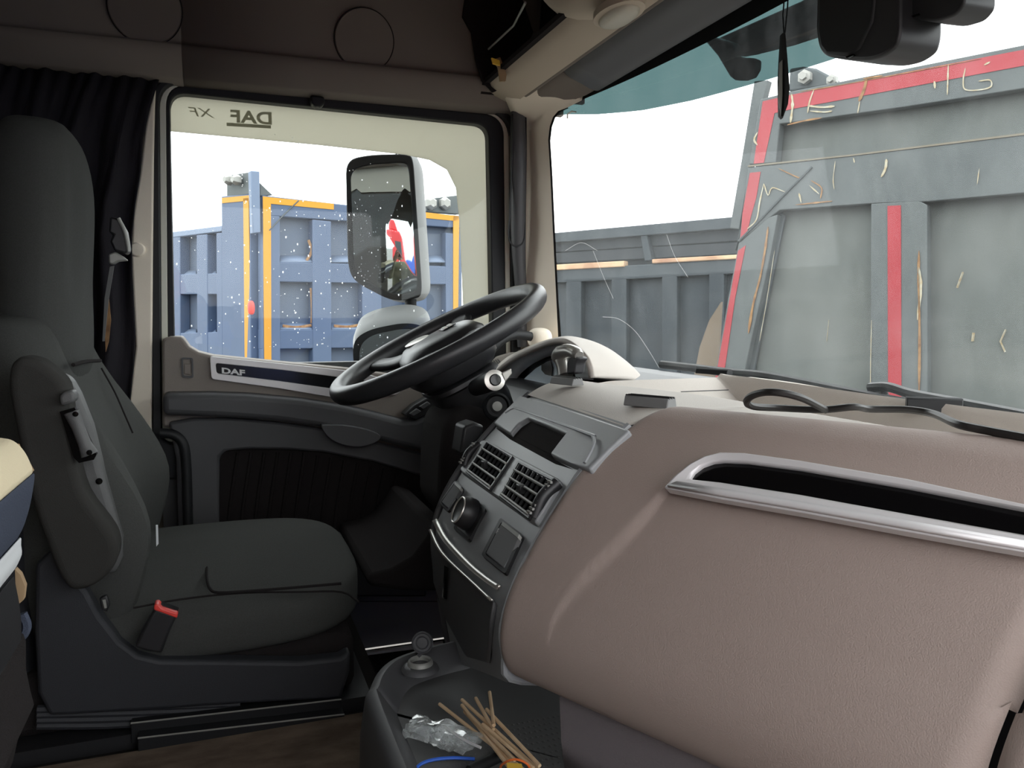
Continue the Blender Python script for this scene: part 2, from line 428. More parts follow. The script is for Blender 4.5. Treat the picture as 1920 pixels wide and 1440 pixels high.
# armrest band
top = [(304, 738), (400, 737), (470, 740), (560, 748), (640, 760), (700, 773), (757, 788), (780, 786), (812, 768), (850, 760)]
low = [(870, 868), (814, 852), (700, 824), (604, 802), (517, 790), (420, 783), (304, 779)]
prism('armrest', PP(top + low, Y=1.90), (0, .12, 0), 'door_dark', DR, bevel=.014, seg=4)
sw = prism('switch_plate', PP([(757, 778), (776, 760), (808, 742), (818, 752), (812, 772), (780, 788)], Y=1.894), (0, .04, 0), 'black_plastic', DR, bevel=.003)
for q in ([(768, 776), (782, 766), (790, 771), (776, 781)], [(786, 763), (802, 753), (808, 758), (794, 768)]):
    prism('rocker', PP(q, Y=1.886), (0, .02, 0), 'dark_grey', sw, bevel=.002)
hb = crv([(603, 800, 0), (612, 797, 0), (650, 798, 0), (690, 806, 0), (714, 818, 0), (702, 831, 0), (672, 838, 0), (640, 833, 0), (616, 820, 0)], 4, True)
prism('pull_handle', [P(p.x, p.y, Y=1.875) for p in hb], (0, .05, 0), 'door_dark', DR, bevel=.012, seg=4)
lo_o = PP([(316, 792), (360, 785), (430, 784), (520, 792), (606, 804), (700, 828), (815, 856), (880, 880), (880, 1130), (600, 1130), (340, 1130), (330, 860)], Y=1.935)
lo_i = PP([(412, 858), (424, 846), (470, 842), (540, 843), (606, 848), (700, 866), (800, 896), (815, 910), (815, 1080), (600, 1085), (412, 1090), (411, 930)], Y=1.935)
ring('lower_panel', lo_o, lo_i, (0, .05, 0), 'door_dark', DR, bevel=.006)
cl = prism('cloth_panel', [p + V((0, .02, 0)) for p in lo_i], (0, .012, 0), 'cloth_black', DR)
for k in range(15):
    x = 436 + k * 25
    tube('rib', [P(x + 10, 848 + max(0, x - 560) * .2, Y=1.955), P(x - 6, 960, Y=1.955), P(x - 16, 1075, Y=1.955)], .0045, 'cloth_black', cl, n=6, smoothn=3)
tube('door_gasket', [P(300, 812, Y=1.92), P(325, 815, Y=1.92), P(343, 832, Y=1.92), P(349, 870, Y=1.92), P(352, 960, Y=1.92), P(354, 1060, Y=1.92)], .011, 'rubber', DR, smoothn=6)
prism('door_bin', PP([(620, 1003), (735, 1020), (800, 1030), (800, 1120), (620, 1120)], Y=1.86), (0, .05, 0), 'black_plastic', DR, bevel=.006)
bx('door_core', (-.14, 2.03, -.25), (.74, 2.07, .50), 'door_dark', DR)

prism('visor_hook', PP([(582, 178), (608, 181), (609, 194), (602, 200), (590, 199), (583, 192)], Y=1.97), (0, .03, 0), 'rubber', DR, bevel=.004)
# left wall: upper side panel with speakers, pillar between curtain and door
WL = thing('wall_left', (-.5, 2.0, 0), 'dark taupe side wall above the driver door with round speakers', 'wall', kind='structure')
prof = [(2.06, 1.128), (1.965, 1.134), (1.945, 1.142), (1.925, 1.165), (1.915, 1.185), (1.918, 1.199), (1.93, 1.206), (1.925, 1.24), (1.90, 1.38), (1.87, 1.50), (1.82, 1.59)]
pr = crv([(0, y, z) for y, z in prof], 3)
xs = [-1.25, -.8, -.4, -.1]
rows = [[V((x, p.y, p.z)) for p in pr] for x in (-1.25, -.8, -.4, -.0605)]
grid('side_panel', rows, 'headliner', WL, solid=.012, off=1)
rows = [[V((x, p.y, p.z)) for p in pr] for x in (-.0600, .2, .45, .62, .70)]
rows += [[V((x, p.y - d_, p.z)) for p in pr] for x, d_ in ((.74, .003), (.765, .008))]
grid('side_panel', rows, 'headliner', WL, solid=.012, off=1)
def spk(px, py, rpx):
    c = P(px, py, Y=1.905); nrm = V((0, -1, -.2)).normalized()
    # slide the centre onto the panel
    c = P(px, py, pl=(V((0, 1.93, 1.21)), V((0, 1, .215)).normalized()))
    r_ = rpx * (c - CAM).dot(c_f) / FPX
    g = lathe('speaker_grille', [(0.001, .004), (r_ * .96, .004), (r_ * .965, .0), (r_, .0), (r_ * 1.0, -.03)], c, V((0, -1, -.215)), 'headliner', WL, n=48)
    a_, b_, x_ = basis((0, -1, -.215))
    tube('groove', [c + x_ * .001 + (a_ * math.cos(q * math.pi / 24) + b_ * math.sin(q * math.pi / 24)) * r_ for q in range(48)], .0011, 'cloth_black', g, closed=True, n=6)
spk(272, 15, 65); spk(683, 75, 56)
bx('rear_side', (-1.25, 2.02, -.25), (-.02, 2.029, 1.2), 'rubber', WL) if False else bx('rear_side', (-1.25, 2.071, -.25), (-.125, 2.09, 1.2), 'headliner', WL)
bx('roof_side', (-1.25, 2.061, 1.16), (.9, 2.08, 1.6), 'headliner', WL)

PB = thing('trim_1', (-.18, 1.97, 0), 'beige pillar trim between the dark curtain and the driver door', 'trim', kind='structure')
pc = [(292, 158), (274, 230), (262, 330), (250, 400), (246, 470), (250, 560), (255, 650), (246, 720), (238, 800), (240, 1100), (283, 1100), (284, 800), (286, 500), (288, 300), (290, 200)]
prism('pillar_cover', PP(pc, Y=1.975), (0, .05, 0), 'beige_trim', PB, bevel=.01, seg=3)
lathe('pillar_button', [(.016, 0), (.016, .006), (.013, .009), (0.001, .01)], P(258, 468, Y=1.975), (0, -1, 0), 'beige_trim', PB)

# A pillar
PA = thing('trim_2', (.75, 1.95, .5), 'beige windscreen pillar trim with dark grab handle beside the door', 'trim', kind='structure')
def wx(Y, z): return .95 - .14 * ((Y - .95) / .95) ** 2 - .06 * (z - .5)
wl = [(1030, 236), (1027, 262), (1031, 330), (1036, 440), (1042, 560), (1046, 640), (1050, 720)]
pa = [[P(960, 190 + 0 * k, Y=1.99) for k in range(1)] for _ in range(1)]
rows = []
for (a, b) in [(1090, 186), (1062, 200), (1046, 206), (1036, 218)]:
    edge = S(a, b, wx, .012)
    rows.append([edge + V((.003, .004, .01))] + [edge + V(o_) for o_ in ((0, 0, 0), (-.012, .012, .014), (-.045, .026, .03), (-.08, .045, .04), (-.10, .06, .05))])
for (a, b) in wl:
    edge = S(a, b, wx, .012)
    l1 = P(a - 18, b, Y=edge.y + .035); l2 = P(994, b, Y=1.965); l3 = P(984, b, Y=1.985); l4 = P(970, b, Y=2.02)
    rows.append([edge + V((.003, .014, 0)), edge, l1, l2, l3, l4])
grid('pillar_cover', rows, 'beige_trim', PA, solid=.006, off=0, ang=60)
prism('pillar_groove', PP([(955, 205), (990, 212), (990, 300), (986, 455), (990, 640), (960, 640), (958, 460)], Y=1.99), (0, .03, 0), 'headliner', PA)
tube('grab_handle', [P(972, 206, Y=1.955), P(972, 320, Y=1.945), P(972, 450, Y=1.955), P(977, 560, Y=1.97), P(979, 650, Y=1.975)], [.020, .021, .019, .014, .013], 'dark_grey', PA, smoothn=6, n=14)
hl = [P(p.x, p.y, Y=1.938) for p in crv([(961, 214, 0), (960, 300, 0), (956, 400, 0), (954, 445, 0), (962, 460, 0), (975, 460, 0), (983, 445, 0), (984, 400, 0), (986, 300, 0), (986, 218, 0)], 5)]
tube('handle_edge', hl, .0022, 'rubber', PA, n=6)
sellip('tube_socket', P(1012, 634, Y=1.87), (.03, .03, .026), .8, .85, 'beige_trim', PA)
tube('grab_tube', [P(1010, 637, Y=1.87), P(990, 630, Y=1.86), P(962, 629, Y=1.85), P(938, 640, Y=1.84), P(916, 663, Y=1.83), P(898, 692, Y=1.82)], .0115, 'rubber', PA, smoothn=6)
bx('pillar_core', (.745, 2.0, -.25), (.795, 2.06, 1.2), 'door_dark', PA)
bx('kick_panel', (.60, 1.93, -.25), (.80, 1.99, .47), 'door_dark', PA, bevel=.01)

# windscreen
WS = thing('window_1', (.93, .95, .4), 'wide hazy windscreen with teal tinted band along its top', 'window', kind='structure')
def wgrid(y0, y1, fz0, fz1, n=28, off=0.0, nz=8):
    rows = []
    for i in range(n + 1):
        y = y0 + (y1 - y0) * i / n; a_, b_ = fz0(y), fz1(y)
        rows.append([V((wx(y, a_ + (b_ - a_) * k / nz) - off, y, a_ + (b_ - a_) * k / nz)) for k in range(nz + 1)])
    return rows
ZT = 1.26
tb = [S(a, b, wx) for a, b in [(1050, 214), (1112, 215), (1199, 208), (1300, 188), (1420, 155), (1560, 112), (1690, 62), (1840, 2)]]
tbt = sorted([(p.y, p.z) for p in tb])
tband = lambda y: tbt[0][1] if y < tbt[0][0] else (tbt[-1][1] if y > tbt[-1][0] else interp(tbt, y))
grid('glass', wgrid(-.1, 1.90, lambda y: .42, tband, 40), 'windscreen', WS)
grid('tint_band', wgrid(-.1, 1.90, tband, lambda y: ZT, 40), 'tint_band', WS)
# black ceramic border
e1 = SS([(1062, 200), (1046, 206), (1036, 218), (1030, 236), (1027, 262), (1031, 330), (1036, 440), (1042, 560), (1047, 640)], wx, .003)
e2 = SS([(1066, 203), (1050, 210), (1041, 221), (1035, 238), (1032, 264), (1036, 331), (1041, 441), (1047, 561), (1053, 640)], wx, .003)
Vs = e1 + e2; n = len(e1)
for sc_ in ([(1130, 594), (1160, 598), (1190, 620), (1215, 655), (1236, 690)], [(1250, 440), (1265, 480), (1290, 520)], [(1150, 560), (1132, 520), (1112, 470)], [(1060, 470), (1090, 455), (1120, 470)]):
    tube('scratch', [S(a, b, wx, .002) for a, b in sc_], .00028, 'drop', WS, n=4, smoothn=5)
mk('ceramic_border', Vs, [(i, i + 1, n + i + 1, n + i) for i in range(n - 1)], 'rubber', WS)
b1 = [S(a, b, wx, .004) for a, b in [(1062, 199), (1300, 92), (1480, 0)]]
zb = lambda y: interp(sorted([(p.y, p.z) for p in b1]), y)
grid('ceramic_border', wgrid(.3, b1[0].y, zb, lambda y: ZT, 20, .004), 'rubber', WS)
# small clip on the glass
cp = S(1067, 213, wx, .01)
tube('glass_clip', [S(1064, 222, wx, .012), S(1064, 214, wx, .014), S(1072, 209, wx, .014), S(1080, 210, wx, .012)], .002, 'satin_silver', WS, n=6)

# roof, header and overhead shelf
CE = thing('ceiling', (.3, 1, 1.15), 'beige roof lining with overhead shelf and reading lamp above the windscreen', 'ceiling', kind='structure')
bx('roof', (-1.25, -.12, 1.6), (.98, 2.08, 1.63), 'headliner', CE)
YL, YR = 1.9, -.1
def hrow(pts, ys):
    ys = [ys[0] + (ys[-1] - ys[0]) * k / 24 for k in range(25)]
    return [[V((min(x, wx(y, z) - .008 - .0005 * i), y, z)) for i, (x, z) in enumerate(pts)] for y in ys]
grid('header', hrow([(.642, 1.20), (.636, 1.184), (.641, 1.174), (.655, 1.166), (.672, 1.159), (.69, 1.152), (.703, 1.148), (.707, 1.152)], [1.93, 1.5, 1.0, .5, YR]), 'roof_beige', CE, solid=.006, off=1)
gr = crv([(.707, 0, 1.150), (.715, 0, 1.146), (.722, 0, 1.151)], 3)
grid('header_bead', hrow([(p.x, p.z) for p in gr], [1.93, 1.0, YR]), 'headliner', CE, solid=.003)
gr = crv([(.722, 0, 1.152), (.735, 0, 1.143), (.765, 0, 1.134), (.79, 0, 1.124), (.805, 0, 1.122), (.815, 0, 1.132), (.81, 0, 1.15)], 4)
grid('sun_blind', hrow([(p.x, p.z) for p in gr], [1.93, 1.66]), 'headliner', CE, solid=.003)
gr = crv([(.722, 0, 1.152), (.735, 0, 1.140), (.765, 0, 1.128), (.79, 0, 1.118), (.807, 0, 1.117), (.818, 0, 1.129), (.81, 0, 1.15)], 4)
grid('sun_blind', hrow([(p.x, p.z) for p in gr], [1.655, 1.0, YR]), 'dark_grey', CE, solid=.003)
grid('header_top', hrow([(.81, 1.15), (.83, 1.16), (.87, 1.19), (.95, 1.24)], [1.93, 1.0, YR]), 'rubber', CE, solid=.004)
# shelf cavity
bx('shelf_back', (.90, -.1, 1.2), (.92, 1.92, 1.6), 'cloth_black', CE)
bx('shelf_end', (.62, 1.925, 1.16), (.90, 1.94, 1.6), 'cloth_black', CE)
bx('shelf_liner', (.62, -.1, 1.178), (.90, 1.92, 1.188), 'cloth_black', CE)
prism('shelf_side', PP([(868, 30), (885, 60), (893, 110), (905, 150), (925, 172), (960, 160), (1000, 60), (960, -60), (880, -60)], Y=1.895), (0, .01, 0), 'cloth_black', CE)
tube('shelf_rail', [V((.637, y_, 1.192)) for y_ in (1.89, 1.5, 1.0, .3)], .006, 'dark_grey', CE, n=8)
tube('shelf_net_rod', [P(916, 92, Y=1.86), P(963, 48, Y=1.65), P(985, 5, Y=1.5)], .0025, 'steel', CE, n=6)
prism('strap', PP([(924, 112), (938, 107), (950, 140), (948, 152), (938, 152), (934, 125)], Y=1.78), (0, .006, 0), 'brown_strap', CE)
prism('strap_tag', PP([(922, 108), (937, 113), (938, 123), (925, 119)], Y=1.77), (0, .006, 0), 'yellow_tag', CE)
# rounded locker with lamp
lk_ = []
for y, zb_ in ((1.63, 1.46), (1.60, 1.37), (1.56, 1.29), (1.51, 1.225), (1.46, 1.187), (1.41, 1.167), (1.35, 1.156), (1.27, 1.151), (.9, 1.151), (.2, 1.151)):
    lk_.append([V((x, y, z)) for x, z in [(.70, 1.6), (.585, 1.6), (.585, zb_ + .10), (.592, zb_ + .045), (.606, zb_ + .016), (.628, zb_ + .002), (.655, zb_ - .003), (.68, zb_ - .004), (.70, zb_)]])
loft('locker', lk_, 'roof_beige', CE, ang=50)
lc = P(1160, 30, X=.655); 
lens = sellip('reading_lamp', lc, (.026, .052, .012), .8, .85, 'lamp_lens', CE)
ring('lamp_recess', [lc + V((math.cos(q * .2618) * .036, math.sin(q * .2618) * .066, .002)) for q in range(24)], [lc + V((math.cos(q * .2618) * .026, math.sin(q * .2618) * .053, .000)) for q in range(24)], (0, 0, .012), 'roof_beige', CE)

# back wall and right side (open doorway where the light comes in)
WB = thing('wall_back', (-1.25, 1, 0), 'dark rear wall of the cab behind the seats', 'wall', kind='structure')
bx('back_panel', (-1.29, -.12, -.05), (-1.2501, 2.06, 1.6), 'headliner', WB)
WR = thing('wall_right', (0, -.12, 0), 'passenger side wall of the cab around the open doorway', 'wall', kind='structure')
bx('rear_quarter', (-1.25, -.16, -.25), (-.30, -.1201, 1.6), 'headliner', WR)
bx('over_door', (-.2999, -.16, 1.14), (.98, -.1201, 1.6), 'headliner', WR)
bx('front_post', (.80, -.16, -.25), (.90, -.1201, 1.1399), 'beige_trim', WR)
bx('front_bulkhead', (.95, -.12, -.25), (.985, 2.06, .42), 'black_plastic', WR)
# ---------------------------------------------------------------- dashboard
PL = [(.085, .505), (.105, .458), (.121, .433), (.16, .382), (.204, .340), (.256, .304), (.316, .279), (.362, .283), (.4325, .2916), (.496, .303)]
PR = [(.085, .46), (.095, .405), (.110, .380), (.149, .331), (.206, .287), (.263, .255), (.30, .244), (.338, .247), (.40, .262), (.50, .285)]
def cf(Y, z):
    d = CAM.z - z
    if Y <= .70: return interp(PR, d) + (.70 - Y) * .466
    k = min((Y - .70) / .43, 1.2)
    return interp(PR, d) * (1 - k) + interp(PL, d) * k
DB = thing('dashboard', (.6, .95, -.2), 'taupe leather-grained dashboard with dark grey centre console and instrument hood', 'dashboard')
def sm(a, b, x):
    t = max(0, min(1, (x - a) / (b - a))); return t * t * (3 - 2 * t)
# passenger pad
pp = crv([(x, d, 0) for x, d in [(.50, .136), (.475, .113), (.45, .099), (.425, .0945), (.402, .100), (.38, .1125), (.331, .149), (.287, .206), (.255, .263), (.244, .30), (.246, .330), (.258, .346), (.285, .352)]], 6)
def pad_rows(y0, y1, n, edge0, edge1, crease):
    rows = []
    for i in range(n + 1):
        y = y0 + (y1 - y0) * (i / n)
        row = []
        for j, p in enumerate(pp):
            d = p.y; a = pp[max(j - 1, 0)]; b = pp[min(j + 1, len(pp) - 1)]
            nn = V((-(b.y - a.y), 0, (b.x - a.x))).normalized()      # in (X, z) with z=-d : outward
            nn = V((-(abs(b.y - a.y)), 0, abs(b.x - a.x) * (1 if j < len(pp) * .62 else -1))).normalized()
            o = 0.002
            e = .016
            if edge0 and y0 - y < e: o -= .013 * (1 - math.sqrt(max(0, 1 - (1 - (y0 - y) / e) ** 2)))
            if edge1 and y - y1 < e: o -= .016 * (1 - math.sqrt(max(0, 1 - (1 - (y - y1) / e) ** 2)))
            if crease:
                cy = .612 + .035 * sm(.16, .28, d)                  # left limit of the raised field
                f = sm(0, .004, cy - y) * sm(.305, .240, d) * sm(.135, .150, d)
                o -= .005 * f
            row.append(V((p.x + (.70 - y) * .466, y, CAM.z - d)) + nn * o)
        rows.append(row)
    return rows
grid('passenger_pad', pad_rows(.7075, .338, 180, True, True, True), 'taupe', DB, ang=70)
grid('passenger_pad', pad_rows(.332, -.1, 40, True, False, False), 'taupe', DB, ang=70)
prism('pad_backing', [V((p.x + .020, .7065, CAM.z - p.y - (.010 if p.y < .2 else -.006))) for p in pp[6:]] + [V((.56, .704, CAM.z - .352)), V((.56, .704, CAM.z - .125))], (0, -.012, 0), 'dark_grey', DB)
# silver trim with black insert across the pad
so = [(1243, 914), (1262, 893), (1290, 870), (1318, 855), (1350, 847), (1395, 848), (1500, 862), (1700, 896), (1960, 952), (1960, 1040), (1700, 995), (1500, 959), (1350, 934)]
si = [(1292, 897), (1300, 885), (1316, 873), (1336, 866), (1356, 864), (1400, 866), (1500, 879), (1700, 913), (1955, 962), (1955, 1007), (1700, 962), (1500, 926), (1350, 903)]
so3, si3 = SS(so, cf, .024), SS(si, cf, .018)
nrm = V((.6, .25, -.5)).normalized() * .012
ts2 = ring('pad_trim', so3, si3, nrm, 'silver', DB, bevel=.0025, label='silver trim strip with black insert')
prism('insert', [p + nrm * .35 for p in si3], nrm * .5, 'gloss_black', ts2, smooth=False)
lo1, lo2 = SS([(1252, 912), (1350, 929), (1500, 954), (1700, 990), (1955, 1035)], cf, .0265), None
li = SS([(1270, 904), (1350, 917), (1500, 942), (1700, 978), (1955, 1022)], cf, .0255)
n = len(lo1); mk('trim_ledge', lo1 + li, [(i, i + 1, n + i + 1, n + i) for i in range(n - 1)], 'silver', ts2, solid=.003)
# lower grey panel below the pad
rows = []
for y in (.685, .66, .6, .5, .4, .3, .1, -.1):
    e = .03 if y > .68 else 0
    rows.append([V((x + (.70 - y) * .466 + e, y, CAM.z - d)) for x, d in [(.275, .335), (.274, .36), (.276, .40), (.280, .43)]])
grid('lower_panel', rows, 'lower_grey', DB, solid=.01, off=0)
# dash top with recessed tray
ridge = lambda Y: .435 + (.70 - Y) * .466
rows = []
ny, nx = 90, 70
for i in range(ny + 1):
    y = 1.155 + (-.1 - 1.155) * i / ny
    k = max(0, min(1, (y - .70) / .43))
    xr = (.377 + .055 * k) if y > .698 else ridge(y) + .03
    if y > 1.11: xr += .03 * ((y - 1.11) / .045) ** 2
    if y <= .698: xr = min(xr, .77)
    row = []
    for x in [xr + (.788 - xr) * (j / nx) for j in range(nx + 1)] + [.7905, .794, .798, .802, .8055, .82, .86]:
        d = .0985
        if y > .698:
            q = (x - xr) / .075
            if q < 1: d = .0985 + (.112 + .009 * k - .0985) * (1 - q) ** 2.2
        rec = sm(1.19, 1.06, y) * sm(.50 + .05 * sm(1.1, .8, y), .58 + .05 * sm(1.1, .8, y), x) * (1 - sm(.790, .802, x))
        d += .050 * rec
        d += (.010 + .0105 * sm(1.1, .75, y)) * sm(.80, .805, x)
        d += .025 * max(0, (y - 1.11) / .045) ** 2.5 * (1 - sm(.46, .60, x))
        row.append(V((x, y, CAM.z - d)))
    rows.append(row)
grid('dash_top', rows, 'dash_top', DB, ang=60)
# console face
rows = []
ds = [.112 + .009, .14, .17, .20, .24, .28, .316, .36, .40, .44, .48, .52]
for i in range(13):
    y = 1.13 - (1.13 - .703) * i / 12
    rr = []
    for d in [.110 + .012 * max(0, (y - .7) / .43)] + ds[1:]:
        e = .012 if i == 0 else (.004 if i == 1 else 0)
        k = max(0, min(1, (y - .703) / .427)); d = .11 + (d - .11) * (1 - .40 * (1 - k))
        rr.append(V((cf(y, CAM.z - d) + e, y, CAM.z - d)))
    rows.append(crv(rr, 3))
rows.insert(0, [p + V((.10, .012, -.0)) for p in rows[0]])
grid('console_face', rows, 'console_grey', DB, ang=60)
# border lip along the console's left edge
tube('console_edge', [V((cf(1.13, CAM.z - d) + .006, 1.128, CAM.z - d)) for d in (.121, .15, .18, .22, .26, .30, .34, .40, .46, .52)], .005, 'dark_grey', DB, n=8, smoothn=3)
tube('console_edge', [V((cf(.705, CAM.z - d) + .004, .706, CAM.z - d)) for d in (.112, .15, .18, .22, .26, .30, .33, .352)] + [V((.30, .712, CAM.z - .366))], .005, 'console_grey', DB, n=8, smoothn=3)
# upper plate with storage slot
NF = V((.55, 0, -.75)).normalized()
pl_ = [(976, 741), (1030, 756), (1100, 778), (1180, 805), (1142, 840), (1104, 880), (1068, 866), (1031, 850), (1046, 830), (1060, 812), (1026, 797), (990, 783), (972, 794), (956, 812), (925, 793), (950, 766)]
prism('slot_plate', SS(pl_, cf, .013), NF * .014, 'console_grey', DB, bevel=.003, seg=3)
rim_ = [(948, 774), (962, 766), (975, 768), (1100, 812), (1111, 818), (1114, 828), (1108, 845), (1096, 868)]
tube('slot_rim', SS(rim_, cf, .0130), .0018, 'console_grey', DB, n=6, smoothn=4)
prism('slot_shadow', SS([(985, 785), (1060, 813), (1034, 852), (1070, 868), (1100, 880), (1096, 888), (1040, 868), (955, 822), (930, 802), (955, 812)], cf, .0022), NF * .002, 'cloth_black', DB, smooth=False)  # flat black sheet paints the slot's dark inside and the shadow below it
# air vents
def quad_at(q, u, v):
    a, b, c, d = [V(p + (0,)) for p in q]
    return (a * (1 - u) + b * u) * (1 - v) + (d * (1 - u) + c * u) * v
fr_o = [(905, 822), (1052, 899), (1002, 981), (860, 881)]
fr_o3 = [S(p.x, p.y, cf, .007) for p in rnd([V(p + (0,)) for p in fr_o], 8, 4)]
prism('vent_bezel', fr_o3, NF * .008, 'console_grey', DB, bevel=.002)
for q in ([(912, 829), (957, 856), (917, 914), (876, 883)], [(972, 868), (1035, 901), (990, 967), (939, 928)]):
    vf = prism('air_vent', SS(q, cf, .0085), NF * .002, 'gloss_black', DB, smooth=False)
    qq = [(quad_at(q, a_, b_).x, quad_at(q, a_, b_).y) for a_, b_ in ((-.05, -.05), (1.05, -.05), (1.05, 1.05), (-.05, 1.05))]
    ring('frame', SS(qq, cf, .0115), SS(q, cf, .0115), NF * .004, 'black_plastic', vf, bevel=.0008)
    for k in range(4):
        v = .22 + .25 * k
        a1, a2 = quad_at(q, 0, v), quad_at(q, 1, v)
        tube('slat', [S(a1.x, a1.y, cf, .013), S(a2.x, a2.y, cf, .013)], .0017, 'steel', vf, n=6)  # light steel tone paints the bright highlights along the slats
    for k in range(7):
        u = (k + .5) / 7
        a1, a2 = quad_at(q, u, .03), quad_at(q, u, .97)
        tube('fin', [S(a1.x, a1.y, cf, .0098), S(a2.x, a2.y, cf, .0098)], .0024, 'rubber', vf, n=5)
    a1 = quad_at(q, .42, .56)
    box('vent_tab', S(a1.x, a1.y, cf, .013), (.004, .006, .005), 'black_plastic', vf, bevel=.001)
for a_, b_ in (((898, 834), (871, 874)), ((1046, 906), (1003, 970))):
    p0, p1 = S(*a_, cf, .006), S(*b_, cf, .006)
    wh = tube('vent_wheel', [p0, p0.lerp(p1, .5) + V((-.004, 0, .003)), p1], .007, 'black_plastic', DB, n=10, smoothn=5)
    for k in range(9):
        p = p0.lerp(p1, (k + .5) / 9) + V((-.0075, 0, .004))
        box('ridge', p, (.0012, .0045, .0011), 'steel', wh)
# rocker switches and knob
def rocker(q, kind):
    base = ring('switch_bezel', [S(p.x, p.y, cf, .004) for p in rnd([V(p + (0,)) for p in q], 5, 3)],
                [S(p.x, p.y, cf, .004) for p in rnd([V((quad_at(q, a_, b_).x, quad_at(q, a_, b_).y, 0)) for a_, b_ in ((.1, .07), (.9, .07), (.9, .93), (.1, .93))], 4, 3)], NF * .005, 'black_plastic', DB)
    ins = lambda a_, b_: (quad_at(q, a_, b_).x, quad_at(q, a_, b_).y)
    if kind == 'rocker':
        prism('rocker_key', [S(*ins(.12, .1), cf, .012), S(*ins(.88, .1), cf, .012), S(*ins(.88, .55), cf, .003), S(*ins(.88, .9), cf, .004), S(*ins(.12, .9), cf, .004), S(*ins(.12, .55), cf, .003)], NF * .006, 'console_grey', base, bevel=.001)
        prism('key_highlight', SS([ins(.14, .04), ins(.86, .04), ins(.86, .13), ins(.14, .13)], cf, .013), NF * .005, 'steel', base)  # steel bar paints the highlight on the key's top bevel
    else:
        prism('knob_plate', SS([ins(.1, .08), ins(.9, .08), ins(.9, .92), ins(.1, .92)], cf, .003), NF * .004, 'black_plastic', base)
    return base
rocker([(853, 900), (868, 914), (840, 960), (823, 943)], 'rocker')
kb = rocker([(884, 930), (911, 953), (878, 1014), (849, 990)], 'knob')
kc = S(884, 966, cf, .004)
ax = (V((-.85, -.0, .42))).normalized()
lathe('knob', [(.020, 0), (.0205, .004), (.0185, .016), (.0165, .019), (.015, .018), (.001, .0175)], kc, ax, 'black_plastic', kb)
a_, b_, x_ = basis(ax)
tube('knob_ring', [kc + ax * .0188 + (a_ * math.cos(q * .2618) + b_ * math.sin(q * .2618)) * .0162 for q in range(24)], .0011, 'satin_silver', kb, closed=True, n=6)
rk = rocker([(938, 970), (981, 1003), (947, 1076), (902, 1040)], 'rocker')
text('switch_mark', 'F', S(930, 1000, cf, .014), (0, -1, -.1), (.5, 0, 1), .006, 'white_print', rk, ext=.0003)
# bright line, lid and slot of the lower console
def strip(pts, w, off, mt, nm, parent):
    c = crv([p + (0,) for p in pts], 5); A, B = [], []
    for i, p in enumerate(c):
        t = (c[min(i + 1, len(c) - 1)] - c[max(i - 1, 0)]).normalized(); nn = V((-t.y, t.x, 0))
        A.append(S(p.x + nn.x * w / 2, p.y + nn.y * w / 2, cf, off)); B.append(S(p.x - nn.x * w / 2, p.y - nn.y * w / 2, cf, off))
    n = len(A); return mk(nm, A + B, [(i, i + 1, n + i + 1, n + i) for i in range(n - 1)], mt, parent, solid=.003, off=0)
strip([(816, 975), (828, 1000), (843, 1021), (880, 1060), (910, 1085), (935, 1102)], 9, .006, 'satin_silver', 'console_line', DB)
lid_ = [(806, 990), (822, 1025), (842, 1050), (884, 1089), (926, 1126), (920, 1150), (916, 1170), (912, 1236), (870, 1225), (835, 1160), (812, 1090)]
lid = prism('console_lid', SS(lid_, cf, .006), NF * .008, 'dark_grey', DB, bevel=.0025)
strip([(807, 993), (822, 1026), (842, 1051), (884, 1090), (922, 1126)], 4, .0085, 'satin_silver', 'lid_edge', lid)
prism('lid_slot', SS([(833, 1060), (839, 1064), (836, 1122), (829, 1120)], cf, .0075), NF * .002, 'gloss_black', lid)
# column-side knee panel and lower left dash (dark)
prism('knee_panel', [V((x, 1.14, CAM.z - d)) for x, d in [(.45, .13), (.37, .22), (.33, .32), (.335, .44), (.37, .52), (.62, .55), (.62, .75), (.75, .75), (.75, .13)]], (0, .03, 0), 'black_plastic', DB)
kn = [(815, 985), (800, 1012), (775, 1045), (735, 1068), (690, 1078), (690, 1100), (760, 1110), (830, 1110), (860, 1000)]
prism('footwell_cover', PP(kn, Y=1.45), (0, .4, 0), 'cloth_black', DB, bevel=.01)
prism('lower_dash', [V((x, 1.2, CAM.z - d)) for x, d in [(.62, .15), (.56, .22), (.55, .30), (.62, .42), (.75, .55), (.90, .60), (.90, .12)]], (0, .72, 0), 'black_plastic', DB, bevel=.015, seg=3)
bx('console_base', (.64, .72, -.1), (.8, 1.12, CAM.z - .40), 'black_plastic', DB)
prism('side_box', PP([(870, 800), (890, 793), (908, 798), (905, 815), (880, 850), (862, 852)], Y=1.17), (0, .05, 0), 'black_plastic', DB, bevel=.004)
# instrument hood
hx = [
 (.60, [(905, 712), (928, 695), (953, 675), (988, 656), (1013, 645), (1035, 637), (1056, 635), (1073, 642), (1091, 657), (1104, 671), (1111, 690), (1113, 708)]),
 (.63, [(905, 705), (928, 688), (953, 668), (988, 651), (1013, 641), (1036, 634), (1060, 631), (1080, 636), (1100, 650), (1116, 668), (1128, 690), (1132, 708)]),
 (.70, [(912, 705), (936, 686), (962, 668), (995, 651), (1022, 641), (1046, 634), (1070, 631), (1096, 635), (1121, 644), (1145, 659), (1166, 685), (1176, 710)]),
 (.78, [(925, 706), (948, 690), (972, 675), (1004, 660), (1030, 650), (1056, 643), (1082, 641), (1110, 644), (1140, 655), (1168, 672), (1190, 692), (1200, 715)]),
 (.84, [(935, 720), (958, 705), (982, 690), (1014, 676), (1040, 668), (1066, 662), (1092, 660), (1120, 664), (1150, 674), (1178, 688), (1202, 704), (1215, 722)])]
